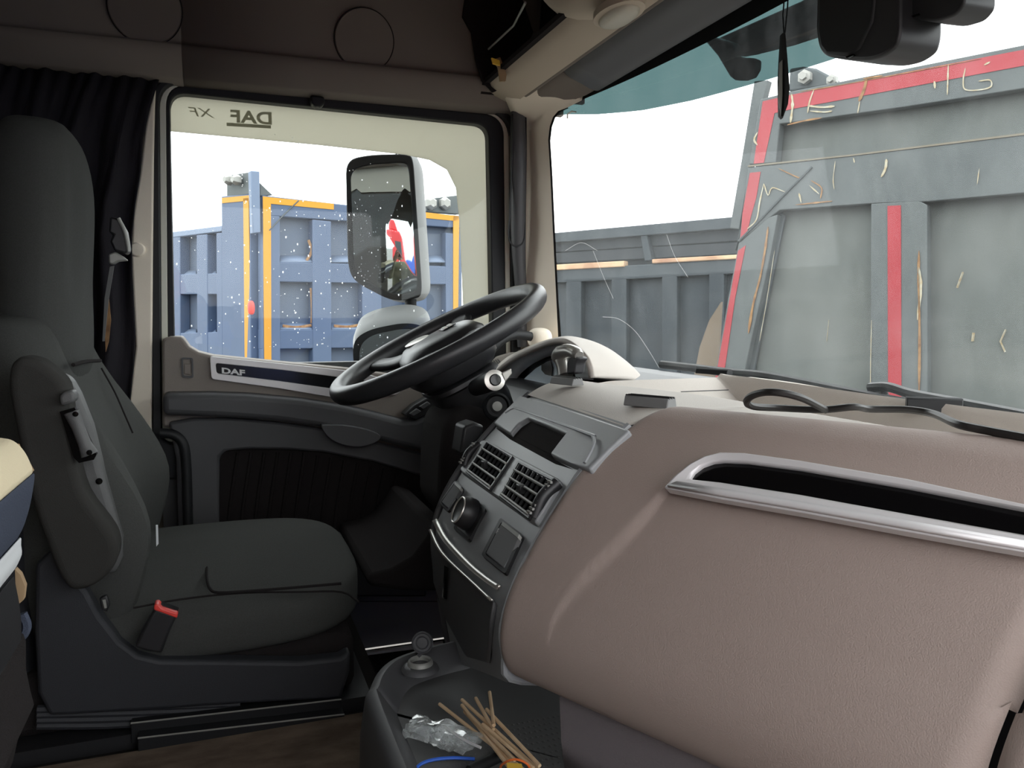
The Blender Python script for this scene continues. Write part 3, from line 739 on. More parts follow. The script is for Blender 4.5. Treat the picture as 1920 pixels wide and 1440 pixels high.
surf('instrument_hood', [[P(a_, b_, X=x) for a_, b_ in r_] for x, r_ in hx], 'dash_top', DB, nu=4, nv=4, solid=.010, off=-1, ang=60)
bo_ = [(922, 718), (936, 694), (960, 675), (990, 660), (1018, 652), (1045, 649), (1068, 651), (1088, 662), (1104, 682), (1112, 712)]
bi_ = [(948, 746), (960, 722), (978, 699), (1000, 681), (1024, 669), (1042, 664), (1058, 669), (1070, 682), (1078, 698), (1082, 712)]
A_, B_ = PP(crv([p + (0,) for p in bo_], 3) and bo_, X=.617), PP(bi_, X=.640)
A_, B_ = crv(A_, 4), crv(B_, 4); n = len(A_)
mk('cluster_bezel', A_ + B_, [(i, i + 1, n + i + 1, n + i) for i in range(n - 1)], 'bezel_grey', DB, solid=.003)
bi = [(944, 748), (958, 726), (976, 701), (999, 682), (1024, 670), (1042, 665), (1060, 672), (1072, 690), (1078, 712), (1040, 740)]
prism('cluster_arch', PP(bi, X=.65), (.03, 0, 0), 'gloss_black', DB)
lensp = [(958, 748), (970, 728), (985, 708), (1004, 691), (1026, 678), (1044, 673), (1056, 680), (1064, 695), (1068, 712), (1040, 740)]
ln_ = prism('cluster_lens', PP(lensp, X=.646), (.003, 0, 0), 'lens_sky_reflection', DB, smooth=False)
prism('dial', PP([(1015, 684), (1032, 676), (1036, 690), (1034, 705), (1022, 702), (1015, 694)], X=.643), (.002, 0, 0), 'gloss_black', ln_)
prism('bezel_slot', PP([(941, 700), (954, 688), (962, 688), (962, 695), (950, 712), (942, 716)], X=.63), (.004, 0, 0), 'gloss_black', DB)
vt = prism('side_vent', PP([(908, 705), (915, 684), (928, 668), (950, 661), (975, 659), (960, 680), (935, 705)], X=.665), (.04, 0, 0), 'taupe_door', DB, bevel=.006)
for k in range(5):
    tube('slat', PP([(917 + k * 4, 678 + k * -1), (926 + k * 4, 690 + k * -1)], X=.663), .0013, 'black_plastic', vt, n=5)
# silver lever on the dash
lv = tube('lever_stem', PP([(1060, 704), (1057, 690), (1052, 676), (1048, 668)], X=.57), [.014, .012, .012, .013], 'satin_silver', DB, smoothn=4)
tube('lever_grip', PP([(1046, 672), (1052, 662), (1068, 658), (1082, 663), (1086, 667)], X=.568), [.013, .014, .012, .011, .008], 'satin_silver', lv, smoothn=4)
prism('lever_pad', PP([(1062, 680), (1066, 671), (1078, 668), (1084, 672), (1078, 682), (1076, 700), (1062, 702)], X=.562), (.02, 0, 0), 'dark_grey', lv, bevel=.003)
bx('dash_filler', (.70, 1.12, .35), (.92, 1.96, CAM.z - .125), 'dark_grey', DB)

# ---------------------------------------------------------------- steering wheel and column
SA = math.radians(27); QW = P(822, 641, t=1.62)
na = V((-math.sin(SA), 0, math.cos(SA))); fa = V((math.cos(SA), 0, math.sin(SA))); la = V((0, 1, 0))
ST = thing('steering_wheel', QW - na * .08, 'black four-spoke steering wheel with silver badge in front of driver seat', 'steering wheel')
RW = .222
tube('rim', [QW + (fa * math.cos(q * math.pi / 36) + la * math.sin(q * math.pi / 36)) * RW for q in range(72)], .0205, 'wheel_leather', ST, closed=True, n=16, flat=.88)
def wp(f, l, h): return QW + fa * f + la * l + na * h
sellip('hub_pad', wp(0, 0, 0), (1, 1, 1), 1, 1, 'black_plastic', ST, fn=None) if False else None
loops = []
for h, s in ((-.075, .85), (-.06, .98), (-.03, 1.0), (-.005, .94), (.010, .78), (.016, .45), (.017, .1)):
    loops.append([wp(.096 * s * math.copysign(abs(math.cos(a)) ** .7, math.cos(a)) + .003, .092 * s * math.copysign(abs(math.sin(a)) ** .7, math.sin(a)), h) for a in [2 * math.pi * q / 32 for q in range(32)]])
loft('hub', loops, 'wheel_leather', ST, ang=50)
for an, w_ in ((58, .026), (122, .026), (-58, .026), (-122, .026)):
    c_, s_ = math.cos(math.radians(an)), math.sin(math.radians(an))
    A = (c_, s_); Bp = (-s_, c_)
    loops = []
    for r_, ww, h, th in ((.05, .036, -.012, .018), (.10, .030, -.014, .014), (.15, .024, -.016, .011), (.19, .024, -.010, .010), (.215, .030, -.002, .010)):
        loops.append([wp(A[0] * r_ + Bp[0] * ww * k, A[1] * r_ + Bp[1] * ww * k, h + th * j) for k, j in ((-1, -1), (1, -1), (1.05, 0), (.9, 1), (-.9, 1), (-1.05, 0))])
    loft('spoke', loops, 'wheel_leather', ST, ang=50, sub=1)
b1 = lathe('badge', [(.027, 0), (.027, .003), (.022, .0045), (.001, .005)], wp(-.03, .045, .0135), na, 'satin_silver', ST)
prism('badge_plate', [wp(f, l, .0175) for f, l in ((.015, -.02), (.045, -.02), (.045, .018), (.015, .018))], na * .002, 'gloss_black', ST, bevel=.0008)
for f in (.02, .032):
    prism('badge_mark', [wp(f, -.012, .0196), wp(f + .008, -.012, .0196), wp(f + .008, .010, .0196), wp(f, .010, .0196)], na * .0012, 'satin_silver', ST)
# column
loops = []
for s, cx, hx_, hy_ in ((.079, .0, .068, .08), (.082, .0, .074, .086), (.09, .004, .078, .088), (.095, .004, .070, .082), (.15, .010, .070, .08), (.21, .005, .068, .075), (.27, -.005, .066, .07)):
    loops.append([QW - na * s + fa * (cx + hx_ * math.copysign(abs(math.cos(a)) ** .6, math.cos(a))) + la * (hy_ * math.copysign(abs(math.sin(a)) ** .6, math.sin(a))) for a in [2 * math.pi * q / 36 for q in range(36)]])
CO = loft('steering_column', loops, 'black_plastic', DB, ang=40)
prism('column_boot', PP([(840, 780), (900, 760), (960, 800), (930, 900), (870, 1000), (826, 960), (830, 860)], Y=1.44), (0, .2, 0), 'cloth_black', DB, bevel=.03, seg=4)
p0 = P(905, 722, Y=1.40); p1 = P(927, 713, Y=1.315)
tube('stalk', [p0 + (p0 - p1) * .6, p0, p1], [.016, .017, .018], 'black_plastic', CO, n=14)
sd = (p1 - p0).normalized()
lathe('stalk_collar', [(.0155, -.004), (.0185, -.002), (.0185, .003), (.011, .0045), (.0105, .0045)], p1, sd, 'satin_silver', CO)
prism('stalk_tip', [p1 + v for v in (V((.012, 0, .012)), V((.03, -.0, .020)), V((.032, 0, .010)), V((.018, 0, -.006)))], sd * .005, 'satin_silver', CO, bevel=.002)
lathe('stalk_button', [(.0105, 0), (.0105, .007), (.009, .0085), (.001, .009)], p1, sd, 'gloss_black', CO)
ig = P(932, 762, Y=1.395)
lathe('ignition_lock', [(.026, -.03), (.026, 0), (.022, .003), (.019, -.004), (.012, -.004), (.012, .002), (.001, .003)], ig, (-.25, -.95, .15), 'rubber', CO)
lathe('key_barrel', [(.009, 0), (.009, .004), (.001, .005)], ig + V((-.25, -.95, .15)) * .003, (-.25, -.95, .15), 'steel', CO)

# things lying on the dash
def clip(a, b, off, h, w_, label):
    p, q = P(a[0], a[1], Z=CAM.z - off), P(b[0], b[1], Z=CAM.z - off)
    d = (q - p); L = d.length; d.normalize(); n_ = V((-d.y, d.x, 0)) * (1 if V((-d.y, d.x, 0)).x > 0 else -1)
    T = thing('rubber_clip', (p + q) / 2, label, 'clip', 'ribbed rubber clips on the dash')
    pr_ = [p, p + n_ * w_, p + n_ * w_ * .85 + V((0, 0, h)), p + n_ * .15 * w_ + V((0, 0, h))]
    body = prism('body', pr_, d * L, 'clip_rubber' if off < .102 else 'rubber', T, bevel=.0012)
    for k in range(3):
        s = p + n_ * w_ * (.28 + .22 * k) + V((0, 0, h))
        tube('rib', [s, s + d * L], .0013, 'black_plastic', T, n=5)
clip((1030, 719), (1072, 724), .0985, .010, .022, 'small grey ribbed rubber clip on dash nearest the instrument hood')
clip((1168, 760), (1250, 768), .1000, .011, .020, 'grey ribbed rubber clip on dash top above the storage slot')
clip((1303, 700), (1362, 704), .1085, .009, .02, 'black ribbed rubber clip at windscreen beside the hood end of the tray')
clip((1700, 772), (1806, 776), .1165, .016, .02, 'black ribbed rubber clip at windscreen near the looped cable end')
cb = tube('black_cable', [P(1548, 769, Z=.5305), P(1500, 745, Z=.548), P(1450, 735, Z=.553), P(1415, 740, Z=.548), P(1400, 752, Z=.540), P(1412, 762, Z=.533), P(1460, 765, Z=.5295), P(1540, 768, Z=.5305), P(1600, 763, Z=.535), P(1630, 767, Z=.531), P(1700, 768, Z=.532), P(1750, 776, Z=.531)] + [S(a_, b_, cf, .010) for a_, b_ in ((1795, 795), (1850, 807), (1935, 823))], .0034, 'cable', None, smoothn=6, n=8)
lab(cb, 'thin black cable looping over the dash top towards the right', 'cable')
# ---------------------------------------------------------------- driver seat
SE = thing('driver_seat', (-.05, 1.52, 0), 'charcoal fabric driver seat with folded armrest and red belt buckle', 'seat')
SC = 1.52
def cus(p):
    k = max(0, 1 - (p.y / .26) ** 2) * max(0, 1 - (p.x / .30) ** 2)
    z = p.z
    if z > 0: z += .030 * k - .010
    return V((p.x, p.y, z + .012 * p.x))
sellip('cushion', (-.04, SC, .142), (.262, .268, .052), .34, .58, 'seat_fabric', SE, nu=28, nv=56, fn=cus, ang=80)
# stitched panel line of the cushion
sl = [(640, 1094), (560, 1101), (470, 1108), (410, 1111), (394, 1104), (388, 1085), (389, 1060), (400, 1044)]
tube('seam', [P(a, b, Z=.2035) for a, b in sl], .0022, 'cloth_black', SE, smoothn=4, n=6)
tube('seam', [P(a, b, Z=.196) for a, b in [(250, 1140), (337, 1124), (450, 1112), (560, 1110), (640, 1110), (672, 1128)]], .0016, 'cloth_black', SE, smoothn=4, n=6)
loops = []
def back_loop(z, w_, xb, bol, th, y0=SC, n=11):
    f = []
    xc = xb - bol
    for i in range(n):
        t = -1 + 2 * i / (n - 1)
        f.append(V((xc + bol * min(1, abs(t) ** 3.2 * 1.05) - .035 * max(0, (abs(t) - .86) / .14) ** 2, y0 + t * w_, z)))
    bk = [V((xc - th, y0 + w_ * .93, z)), V((xc - th - .015, y0 + w_ * .6, z)), V((xc - th - .018, y0, z)), V((xc - th - .015, y0 - w_ * .6, z)), V((xc - th, y0 - w_ * .93, z))]
    sR = [V((xb - .075, y0 + w_ * 1.03, z)), ]
    sL = [V((xb - .075, y0 - w_ * 1.03, z))]
    return f + sR + bk + sL
zs = [(.10, .215, -.13, .035, .10), (.15, .240, -.108, .060, .12), (.20, .252, -.088, .078, .13), (.26, .260, -.068, .088, .14), (.31, .262, -.062, .09, .14), (.36, .258, -.082, .08, .13), (.42, .250, -.118, .065, .12), (.48, .238, -.160, .046, .11), (.53, .222, -.197, .028, .10), (.57, .208, -.214, .022, .09), (.60, .196, -.226, .018, .08), (.625, .18, -.24, .014, .06)]
loft('backrest', [back_loop(*z) for z in zs], 'seat_fabric', SE, ang=70, sub=1)
# upper back and head rest
def head_loop(z, w_, x, th, gr=0.0):
    f = []
    for i in range(13):
        t = -1 + 2 * i / 12
        g = gr * math.exp(-((abs(t) - .62) / .13) ** 2)
        f.append(V((x - .03 * abs(t) ** 5 - g, SC + t * w_, z)))
    return f + [V((x - .06, SC + w_ * 1.02, z)), V((x - th, SC + w_ * .85, z)), V((x - th - .02, SC, z)), V((x - th, SC - w_ * .85, z)), V((x - .06, SC - w_ * 1.02, z))]
zs = [(.50, .150, -.215, .10, 0), (.56, .158, -.212, .11, 0), (.62, .160, -.210, .12, .0), (.66, .160, -.207, .12, .006), (.70, .160, -.204, .125, .014), (.75, .162, -.200, .13, .014), (.80, .163, -.197, .13, .014), (.84, .158, -.198, .125, .012), (.875, .146, -.203, .12, .008), (.905, .124, -.212, .10, 0), (.922, .095, -.224, .08, 0), (.93, .05, -.24, .05, 0)]
loft('headrest', [head_loop(*z) for z in zs], 'seat_fabric', SE, ang=70, sub=1)
tube('seam', [P(137, 684, X=-.205), P(160, 678, X=-.20), P(188, 676, X=-.197)], .003, 'cloth_black', SE, smoothn=4, n=6)
tube('seam', [P(190, 690, Y=1.63), P(215, 735, Y=1.63), P(235, 780, Y=1.63), P(249, 812, Y=1.63)], .0015, 'cloth_black', SE, smoothn=4, n=6)
# folded-up armrest
ar = [(18, 690), (28, 675), (43, 669), (72, 676), (100, 697), (122, 722), (130, 770), (140, 860), (160, 930), (200, 985), (217, 1015), (219, 1048), (205, 1075), (178, 1098), (150, 1108), (128, 1104), (108, 1075), (88, 1025), (66, 965), (44, 880), (26, 790), (15, 730)]
arc = [P(p.x, p.y, Y=1.18) for p in crv([a + (0,) for a in ar], 3, True)]
AR = prism('armrest', arc, (0, .062, 0), 'seat_side', SE, bevel=.026, seg=5, ang=60)
ct = prism('side_cover', PP([(104, 700), (128, 708), (146, 740), (170, 800), (190, 880), (214, 960), (229, 1010), (228, 1050), (214, 1080), (150, 1060), (120, 900), (104, 780)], Y=1.235), (0, .045, 0), 'seat_plastic', SE, bevel=.01, seg=3)
prism('lever_recess', PP(rnd([V(q + (0,)) for q in [(110, 772), (138, 762), (182, 856), (150, 870)]], 6, 3) if False else [(112, 772), (140, 764), (181, 852), (176, 862), (148, 868), (138, 858)], Y=1.176), (0, .01, 0), 'gloss_black', SE)
tube('lever', PP([(134, 772), (146, 800), (158, 830), (168, 852)], Y=1.170), [.010, .008, .008, .011], 'seat_plastic', SE, smoothn=3, n=10)
for a_, b_, l_ in ((142, 776, 0), (168, 848, 0)):
    lathe('lever_screw', [(.0035, 0), (.0035, .003), (.001, .0032)], P(a_, b_, Y=1.161), (0, -1, 0), 'gloss_black', SE, n=12)
prism('adjuster_knob', PP([(110, 744), (118, 735), (135, 731), (140, 740), (141, 754), (132, 757), (114, 762)], Y=1.166), (0, .03, 0), 'seat_plastic', SE, bevel=.006, seg=3)
lathe('cover_screw', [(.0045, 0), (.0045, .002), (.001, .0022)], P(186, 902, Y=1.2345), (0, -1, 0), 'gloss_black', SE, n=12)
# base skirt, pan, bellows and rails
sk = [(66, 1060), (100, 1030), (135, 1060), (150, 1095), (163, 1110), (187, 1155), (225, 1204), (258, 1229), (300, 1239), (430, 1240), (562, 1242), (637, 1234), (657, 1222), (656, 1260), (640, 1311), (450, 1321), (260, 1334), (92, 1344), (70, 1300), (64, 1180)]
prism('base_skirt', PP(sk, Y=1.235), (0, .03, 0), 'seat_skirt', SE, bevel=.006, seg=3)
skb = [(q[0], max(q[1], 1200)) for q in sk]
bx('seat_pan', (-.30, 1.268, .012), (.19, 1.77, .105), 'cloth_black', SE, bevel=.015)
bx('back_shell', (-.40, 1.268, .012), (-.27, 1.77, .40), 'seat_skirt', SE, bevel=.03)
for k in range(4):
    y0 = 1327 + k * 10
    tube('bellows_fold', PP([(70, y0 + 3), (200, y0 - 1 + k), (330, y0 - 3 - k * 1), (450, y0 - 8 - k * 3)], Y=1.25), .006, 'seat_skirt', SE, smoothn=3, n=8)
r0 = P(250, 1378, Z=.0); r1_ = P(642, 1330, Z=.0)
for nm, a_, b_, z0, z1 in (('seat_rail', (245, 1357), (640, 1312), .0, .03), ('floor_rail', (258, 1385), (646, 1340), -.004, .012)):
    A, B = P(*a_, Y=1.228 if nm == 'seat_rail' else 1.205), P(*b_, Y=1.228 if nm == 'seat_rail' else 1.205)
    hh = .030 if nm == 'seat_rail' else .02
    rl = prism(nm, [A, B, B - V((0, 0, hh)), A - V((0, 0, hh))], (0, .03, 0), 'rubber', SE, bevel=.001)
    tube('rail_edge', [A + V((0, .001, 0)), B + V((0, .001, 0))], .0014, 'steel', SE, n=5)
bx('rail_block', (-.34, 1.236, -.011), (.21, 1.78, .0115), 'black_plastic', SE)
# belt buckle
bk = PP([(291, 1140), (332, 1154), (318, 1186), (303, 1226), (276, 1222), (252, 1214), (268, 1180)], Y=1.215)
BU = prism('belt_buckle', bk, (0, .02, 0), 'black_plastic', SE, bevel=.004, seg=3)
prism('release_button', PP([(289, 1134), (297, 1133), (304, 1141), (326, 1148), (334, 1150), (332, 1160), (288, 1144)], Y=1.2125), (0, .022, 0), 'red_button', BU, bevel=.002)
prism('buckle_shell', PP([(296, 1131), (334, 1145), (334, 1152), (304, 1142)], Y=1.222), (0, .014, 0), 'gloss_black', BU)
prism('seat_tab', PP([(186, 1122), (200, 1116), (206, 1134), (200, 1148), (190, 1144)], Y=1.222), (0, .008, 0), 'black_plastic', SE, bevel=.002)
prism('tab_mark', PP([(192, 1125), (198, 1124), (200, 1140), (196, 1141)], Y=1.2205), (0, .002, 0), 'steel', SE)
# belt guide at the shoulder
bg_ = prism('belt_guide', PP([(206, 406), (224, 410), (236, 432), (242, 468), (236, 476), (214, 470), (206, 452), (212, 440), (204, 436)], Y=1.70), (0, .05, 0), 'black_plastic', SE, bevel=.006, seg=3)
tube('guide_edge', PP([(222, 409), (233, 432), (239, 456), (241, 472)], Y=1.695), .0035, 'steel', bg_, smoothn=4, n=8)
prism('guide_lever', PP([(203, 476), (216, 472), (230, 480), (240, 488), (222, 490), (212, 496), (204, 494)], Y=1.69), (0, .02, 0), 'steel', bg_, bevel=.003)
# belt webbing behind the seat
prism('belt_webbing', PP([(206, 500), (214, 498), (204, 560), (196, 640), (192, 640), (196, 560)], Y=1.72), (0, .003, 0), 'seat_plastic', SE)
prism('seat_label', PP([(292, 985), (296, 985), (297, 1020), (293, 1025)], Y=1.27), (0, .003, 0), 'white_cloth', SE)

# ---------------------------------------------------------------- curtain behind the seat
rows = []
x0, x1 = -.95, -.13
cedge = sorted([(P(a, b, Y=1.93).z, P(a, b, Y=1.93).x) for a, b in [(296, 140), (290, 158), (270, 230), (262, 330), (249, 410), (246, 470), (250, 560), (254, 650), (246, 720), (240, 850), (240, 1100)]])
for i in range(161):
    x = x1 + (x0 - x1) * i / 160
    row = []
    for k in range(17):
        z = .02 + (1.136 - .02) * k / 16
        amp = .018 * (1 - .65 * sm(.9, 1.13, z))
        y = 1.93 + .042 * sm(1.0, 1.13, z) + amp * math.sin(i * .42 + .5 * math.sin(i * .07)) + .006 * math.sin(i * 1.1 + k)
        xx = interp(cedge, z); xx = xx + (x0 - xx) * i / 160
        row.append(V((xx + .004 * math.sin(k * 1.3 + i * .2) * (i > 8), y, z)))
    rows.append(row)
cu = grid('curtain', rows, 'curtain_cloth', None, ang=80, solid=.002)
lab(cu, 'dark folded cloth curtain hanging behind the driver seat', 'curtain')
st_ = prism('brown_strip', PP([(196, 600), (204, 560), (208, 600), (204, 640), (198, 660)], Y=1.86), (0, .004, 0), 'rust', None)
lab(st_, 'narrow reddish-brown strip hanging between seat and pillar', 'strip')

# ---------------------------------------------------------------- passenger seat corner at the left edge
PS = thing('passenger_seat', (-.4, .62, 0), 'passenger seat corner with beige hexagon-quilted top and navy side', 'seat')
YP = .55
def pcurve(pts, n=4): return [P(p.x, p.y, Y=YP) for p in crv([a + (0,) for a in pts], n)]
cb_ = V((-.5, YP, .40))
qt = pcurve([(-160, 800), (-60, 812), (0, 820), (26, 826), (46, 845), (58, 868), (63, 884)])
lowq = pcurve([(63, 884), (40, 912), (0, 944), (-160, 1010)])
prism('quilted_cover', qt + lowq[1:], (0, -.42, 0), 'quilt', PS, bevel=.006, seg=3)
# hexagon stitching on the side of the cover
def hexa(cx, cy, r_):
    pts = [(cx + r_ * math.cos(math.radians(60 * k + 8)), cy + r_ * .75 * math.sin(math.radians(60 * k + 8))) for k in range(6)]
    tube('stitch', [P(a, b, Y=YP + .0005) for a, b in pts], .0007, 'brown_strap', PS, closed=True, n=4)
for hxx, hyy in ((4, 846), (26, 842), (14, 866), (38, 862), (0, 888), (26, 886), (48, 880), (10, 910)):
    hexa(hxx, hyy, 14)
nav = pcurve([(-160, 1012), (0, 946), (42, 912), (64, 886), (62, 920), (52, 965), (36, 1004), (0, 1048), (-160, 1180)])
prism('side_panel', nav, (0, -.40, 0), 'navy_cloth', PS, bevel=.006, seg=3)
wh = pcurve([(-160, 1185), (0, 1052), (36, 1008), (40, 1022), (38, 1048), (0, 1098), (-160, 1240)])
prism('under_panel', wh, (0, -.38, 0), 'white_cloth', PS, bevel=.004)
prism('seat_base', pcurve([(-160, 1245), (0, 1105), (26, 1080), (36, 1130), (40, 1165), (40, 1200), (0, 1200), (-160, 1200)], 1), (0, -.36, 0), 'black_plastic', PS)
prism('pull_strap', PP([(28, 1068), (38, 1078), (47, 1100), (44, 1125), (36, 1132), (30, 1126)], Y=.57), (0, .006, 0), 'brown_strap', PS)
BG = thing('storage_pocket', (-.4, .6, 0), 'dark cloth pocket hanging under the quilted passenger seat', 'pocket')
pk = PP([(-160, 1196), (0, 1197), (32, 1195), (44, 1182), (50, 1200), (50, 1250), (58, 1290), (66, 1320), (48, 1345), (36, 1380), (24, 1432), (-160, 1450)], Y=.60)
prism('body', pk, (0, -.30, 0), 'cloth_black', BG, bevel=.01, seg=3)
tube('top_edge', PP([(-100, 1194), (0, 1195), (30, 1198), (44, 1190), (50, 1172), (42, 1150)], Y=.603), .003, 'navy_cloth', BG, smoothn=4, n=6)

# ---------------------------------------------------------------- floor tray
TR = thing('console_tray', (.4, .7, 0), 'grey plastic floor tray with textured mat under the dash', 'tray')
ZR = .175
outer = [V((.150, .40, 0)), V((.150, .86, 0)), V((.158, .93, 0)), V((.185, .985, 0)), V((.225, 1.012, 0)), V((.30, 1.03, 0)), V((.44, 1.045, 0)), V((.56, 1.045, 0)), V((.56, .40, 0))]
oc_ = crv(outer[:8], 5) + [outer[8]]
cen = V((.40, .70, 0))
def inset(loop, d):
    n = len(loop); out = []
    for i in range(n):
        t = (loop[(i + 1) % n] - loop[i - 1]).normalized(); out.append(loop[i] + V((t.y, -t.x, 0)) * d)
    return out
def lift(loop, z): return [V((p.x, p.y, z)) for p in loop]
i1, i2, i3, i4 = inset(oc_, .010), inset(oc_, .020), inset(oc_, .034), inset(oc_, .050)
og = inset(oc_, -.012)
Ls = [lift(inset(oc_, .02), .002), lift(og, .06), lift(inset(oc_, -.010), .12), lift(inset(oc_, -.004), ZR - .012), lift(oc_, ZR - .003), lift(i1, ZR), lift(inset(oc_, .014), ZR - .003), lift(i2, ZR - .012), lift(i3, .1435)]
n = len(oc_); Vs = [p for l in Ls for p in l]; F = []
for i in range(len(Ls) - 1):
    for q in range(n):
        s = (q + 1) % n; F.append((i * n + q, i * n + s, (i + 1) * n + s, (i + 1) * n + q))
mk('shell', Vs, F, 'dark_grey', TR, ang=50)
ml_ = lift(inset(oc_, .030), .1446)
mk('mat', [V((.38, .70, .1446))] + ml_, [(0, i + 1, (i + 1) % len(ml_) + 1) for i in range(len(ml_))], 'tray_mat', TR, smooth=False)
# raised nubs of the mat where they can be told apart
nv, nf = [], []
for i in range(26):
    for j in range(46):
        c = V((.205 + j * .0065 + (i % 2) * .00325, .55 + i * .0115, .1446))
        if c.x < .205 or c.y > .96: continue
        b0 = len(nv)
        for q in range(6):
            an = q * math.pi / 3; nv.append(c + V((math.cos(an) * .0021, math.sin(an) * .0032, 0)))
        nv.append(c + V((0, 0, .0012)))
        for q in range(6): nf.append((b0 + q, b0 + (q + 1) % 6, b0 + 6))
mk('mat_nubs', nv, nf, 'tray_mat', TR, kind='stuff')
so_ = P(788, 1238, Z=ZR + .008)
sk_ = lathe('power_socket', [(.0165, -.012), (.0160, -.002), (.0150, .0), (.0135, .001), (.0115, -.001), (.0105, -.012), (.001, -.012)], so_, (0, 0, 1), 'steel', TR)
lathe('socket_base', [(.024, -.012), (.022, -.008), (.018, -.005), (.015, -.005)], so_, (0, 0, 1), 'dark_grey', TR)
cpn = V((-.35, -.9, .22)).normalized(); cc_ = P(792, 1205, Y=so_.y + .012)
lathe('socket_cap', [(.0138, -.002), (.0138, .002), (.0125, .0032), (.0110, .0012), (.0085, .0012), (.0078, .0026), (.0065, .001), (.001, .0012)], cc_, cpn, 'dark_grey', sk_)
tube('cap_hinge', [so_ + V((.0, .012, .0)), cc_ + V((0, .002, -.0138))], .0025, 'dark_grey', sk_, n=6)

# loose things in the tray
ZT0 = .146
def stick(a, b, za, zb, label):
    o = tube('wooden_stick', [P(*a, Z=za), P(*b, Z=zb)], .0021, 'wood_stick', None, n=7)
    return lab(o, label, 'stick', 'wooden sticks in the tray')
stick((824, 1320), (985, 1446), 0.1630, 0.1550, 'pale wooden stick set apart at the left of the bundle, passing over the plastic bag')
stick((866, 1312), (1012, 1446), 0.1730, 0.1630, 'pale wooden stick at the top left of the banded bundle')
stick((866, 1322), (960, 1446), 0.1670, 0.1595, 'pale wooden stick just under the top left one of the bundle')
stick((871, 1334), (972, 1446), 0.1620, 0.1590, 'pale wooden stick at the lower left of the bundle, shortest tip')
stick((892, 1309), (925, 1368), 0.1770, 0.1730, 'short pale wooden stick tip poking up from the middle of the bundle')
stick((918, 1298), (926, 1360), 0.1850, 0.1810, 'pale wooden stick standing most upright at the back of the bundle')
stick((912, 1330), (1012, 1436), 0.1810, 0.1710, 'pale wooden stick at the right edge of the bundle')
stick((905, 1358), (1000, 1440), 0.1750, 0.1670, 'pale wooden stick in the middle of the bundle pointing to the right corner')
stick((880, 1340), (965, 1425), 0.1690, 0.1660, 'pale wooden stick lying across the centre of the bundle')
rb = tube('rubber_band', [P(a, b, Z=z) for a, b, z in ((938, 1440, .160), (950, 1428, .173), (968, 1424, .177), (985, 1430, .175), (992, 1440, .167), (978, 1452, .156), (955, 1456, .155))], .0012, 'orange_band', None, closed=True, smoothn=4, n=6)
lab(rb, 'orange rubber band around the bundle of wooden sticks', 'rubber band')
pt = prism('paper_tag', PP([(950, 1432), (978, 1434), (985, 1462), (955, 1470)], Z=0.1765), (0, 0, .0012), 'yellow_tag', None)
lab(pt, 'small yellow printed tag tucked in the stick bundle at the photo bottom', 'tag')
bw = tube('blue_wire', [P(775, 1446, Z=0.1470), P(790, 1432, Z=0.1500), P(815, 1424, Z=0.1520), P(850, 1421, Z=0.1500), P(890, 1423, Z=0.1470)], .0018, 'blue_wire', None, smoothn=5, n=8)
lab(bw, 'bright blue wire curving at the front of the tray', 'wire')
tl = tube('black_tool', [P(880, 1446, Z=0.1490), P(925, 1424, Z=0.1490), P(960, 1408, Z=0.1490)], .006, 'rubber', None, n=10)
lab(tl, 'black rubber tool handle half hidden under the wooden sticks', 'tool')
# crumpled clear bag
pgq = [(752, 1378), (768, 1353), (826, 1352), (838, 1349), (862, 1372), (886, 1362), (910, 1392), (897, 1408), (868, 1410), (862, 1422), (820, 1412), (760, 1386)]
gb = []
A, B, C_, D = P(752, 1380, Z=0.1500), P(772, 1350, Z=0.1500), P(905, 1388, Z=0.1600), P(868, 1418, Z=0.1500)
rows = []
for i in range(15):
    row = []
    for j in range(19):
        u, v = j / 18, i / 14
        p = (A * (1 - v) + B * v) * (1 - u) + (D * (1 - v) + C_ * v) * u
        nz = abs(pnoise(V((u * 4, v * 3, 1.7)))) * .008 + abs(pnoise(V((u * 9 + v * 6, v * 9, 4.2)))) * .003 - .002
        edge = min(u, 1 - u, v, 1 - v) * 5
        p = p + V((pnoise(V((u * 4, v * 4, 9))) * .006, pnoise(V((u * 4, v * 4, 5))) * .006, max(-.004, nz) + .006 * min(1, edge)))
        row.append(p)
    rows.append(row)
bagp = thing('plastic_bag', P(820, 1390, Z=ZT0), 'crumpled clear zip plastic bag on the tray mat', 'bag')
grid('film', rows, 'poly_bag', bagp, ang=25)
grid('film', [[p + V((.004, .003, .004 + .003 * pnoise(p * 60))) for p in r_] for r_ in rows], 'poly_bag', bagp, ang=25)
tube('zip_seal', [P(826, 1357, Z=0.1630), P(850, 1374, Z=0.1640), P(880, 1392, Z=0.1640), P(902, 1402, Z=0.1620)], .0016, 'drop', bagp, smoothn=3, n=6)
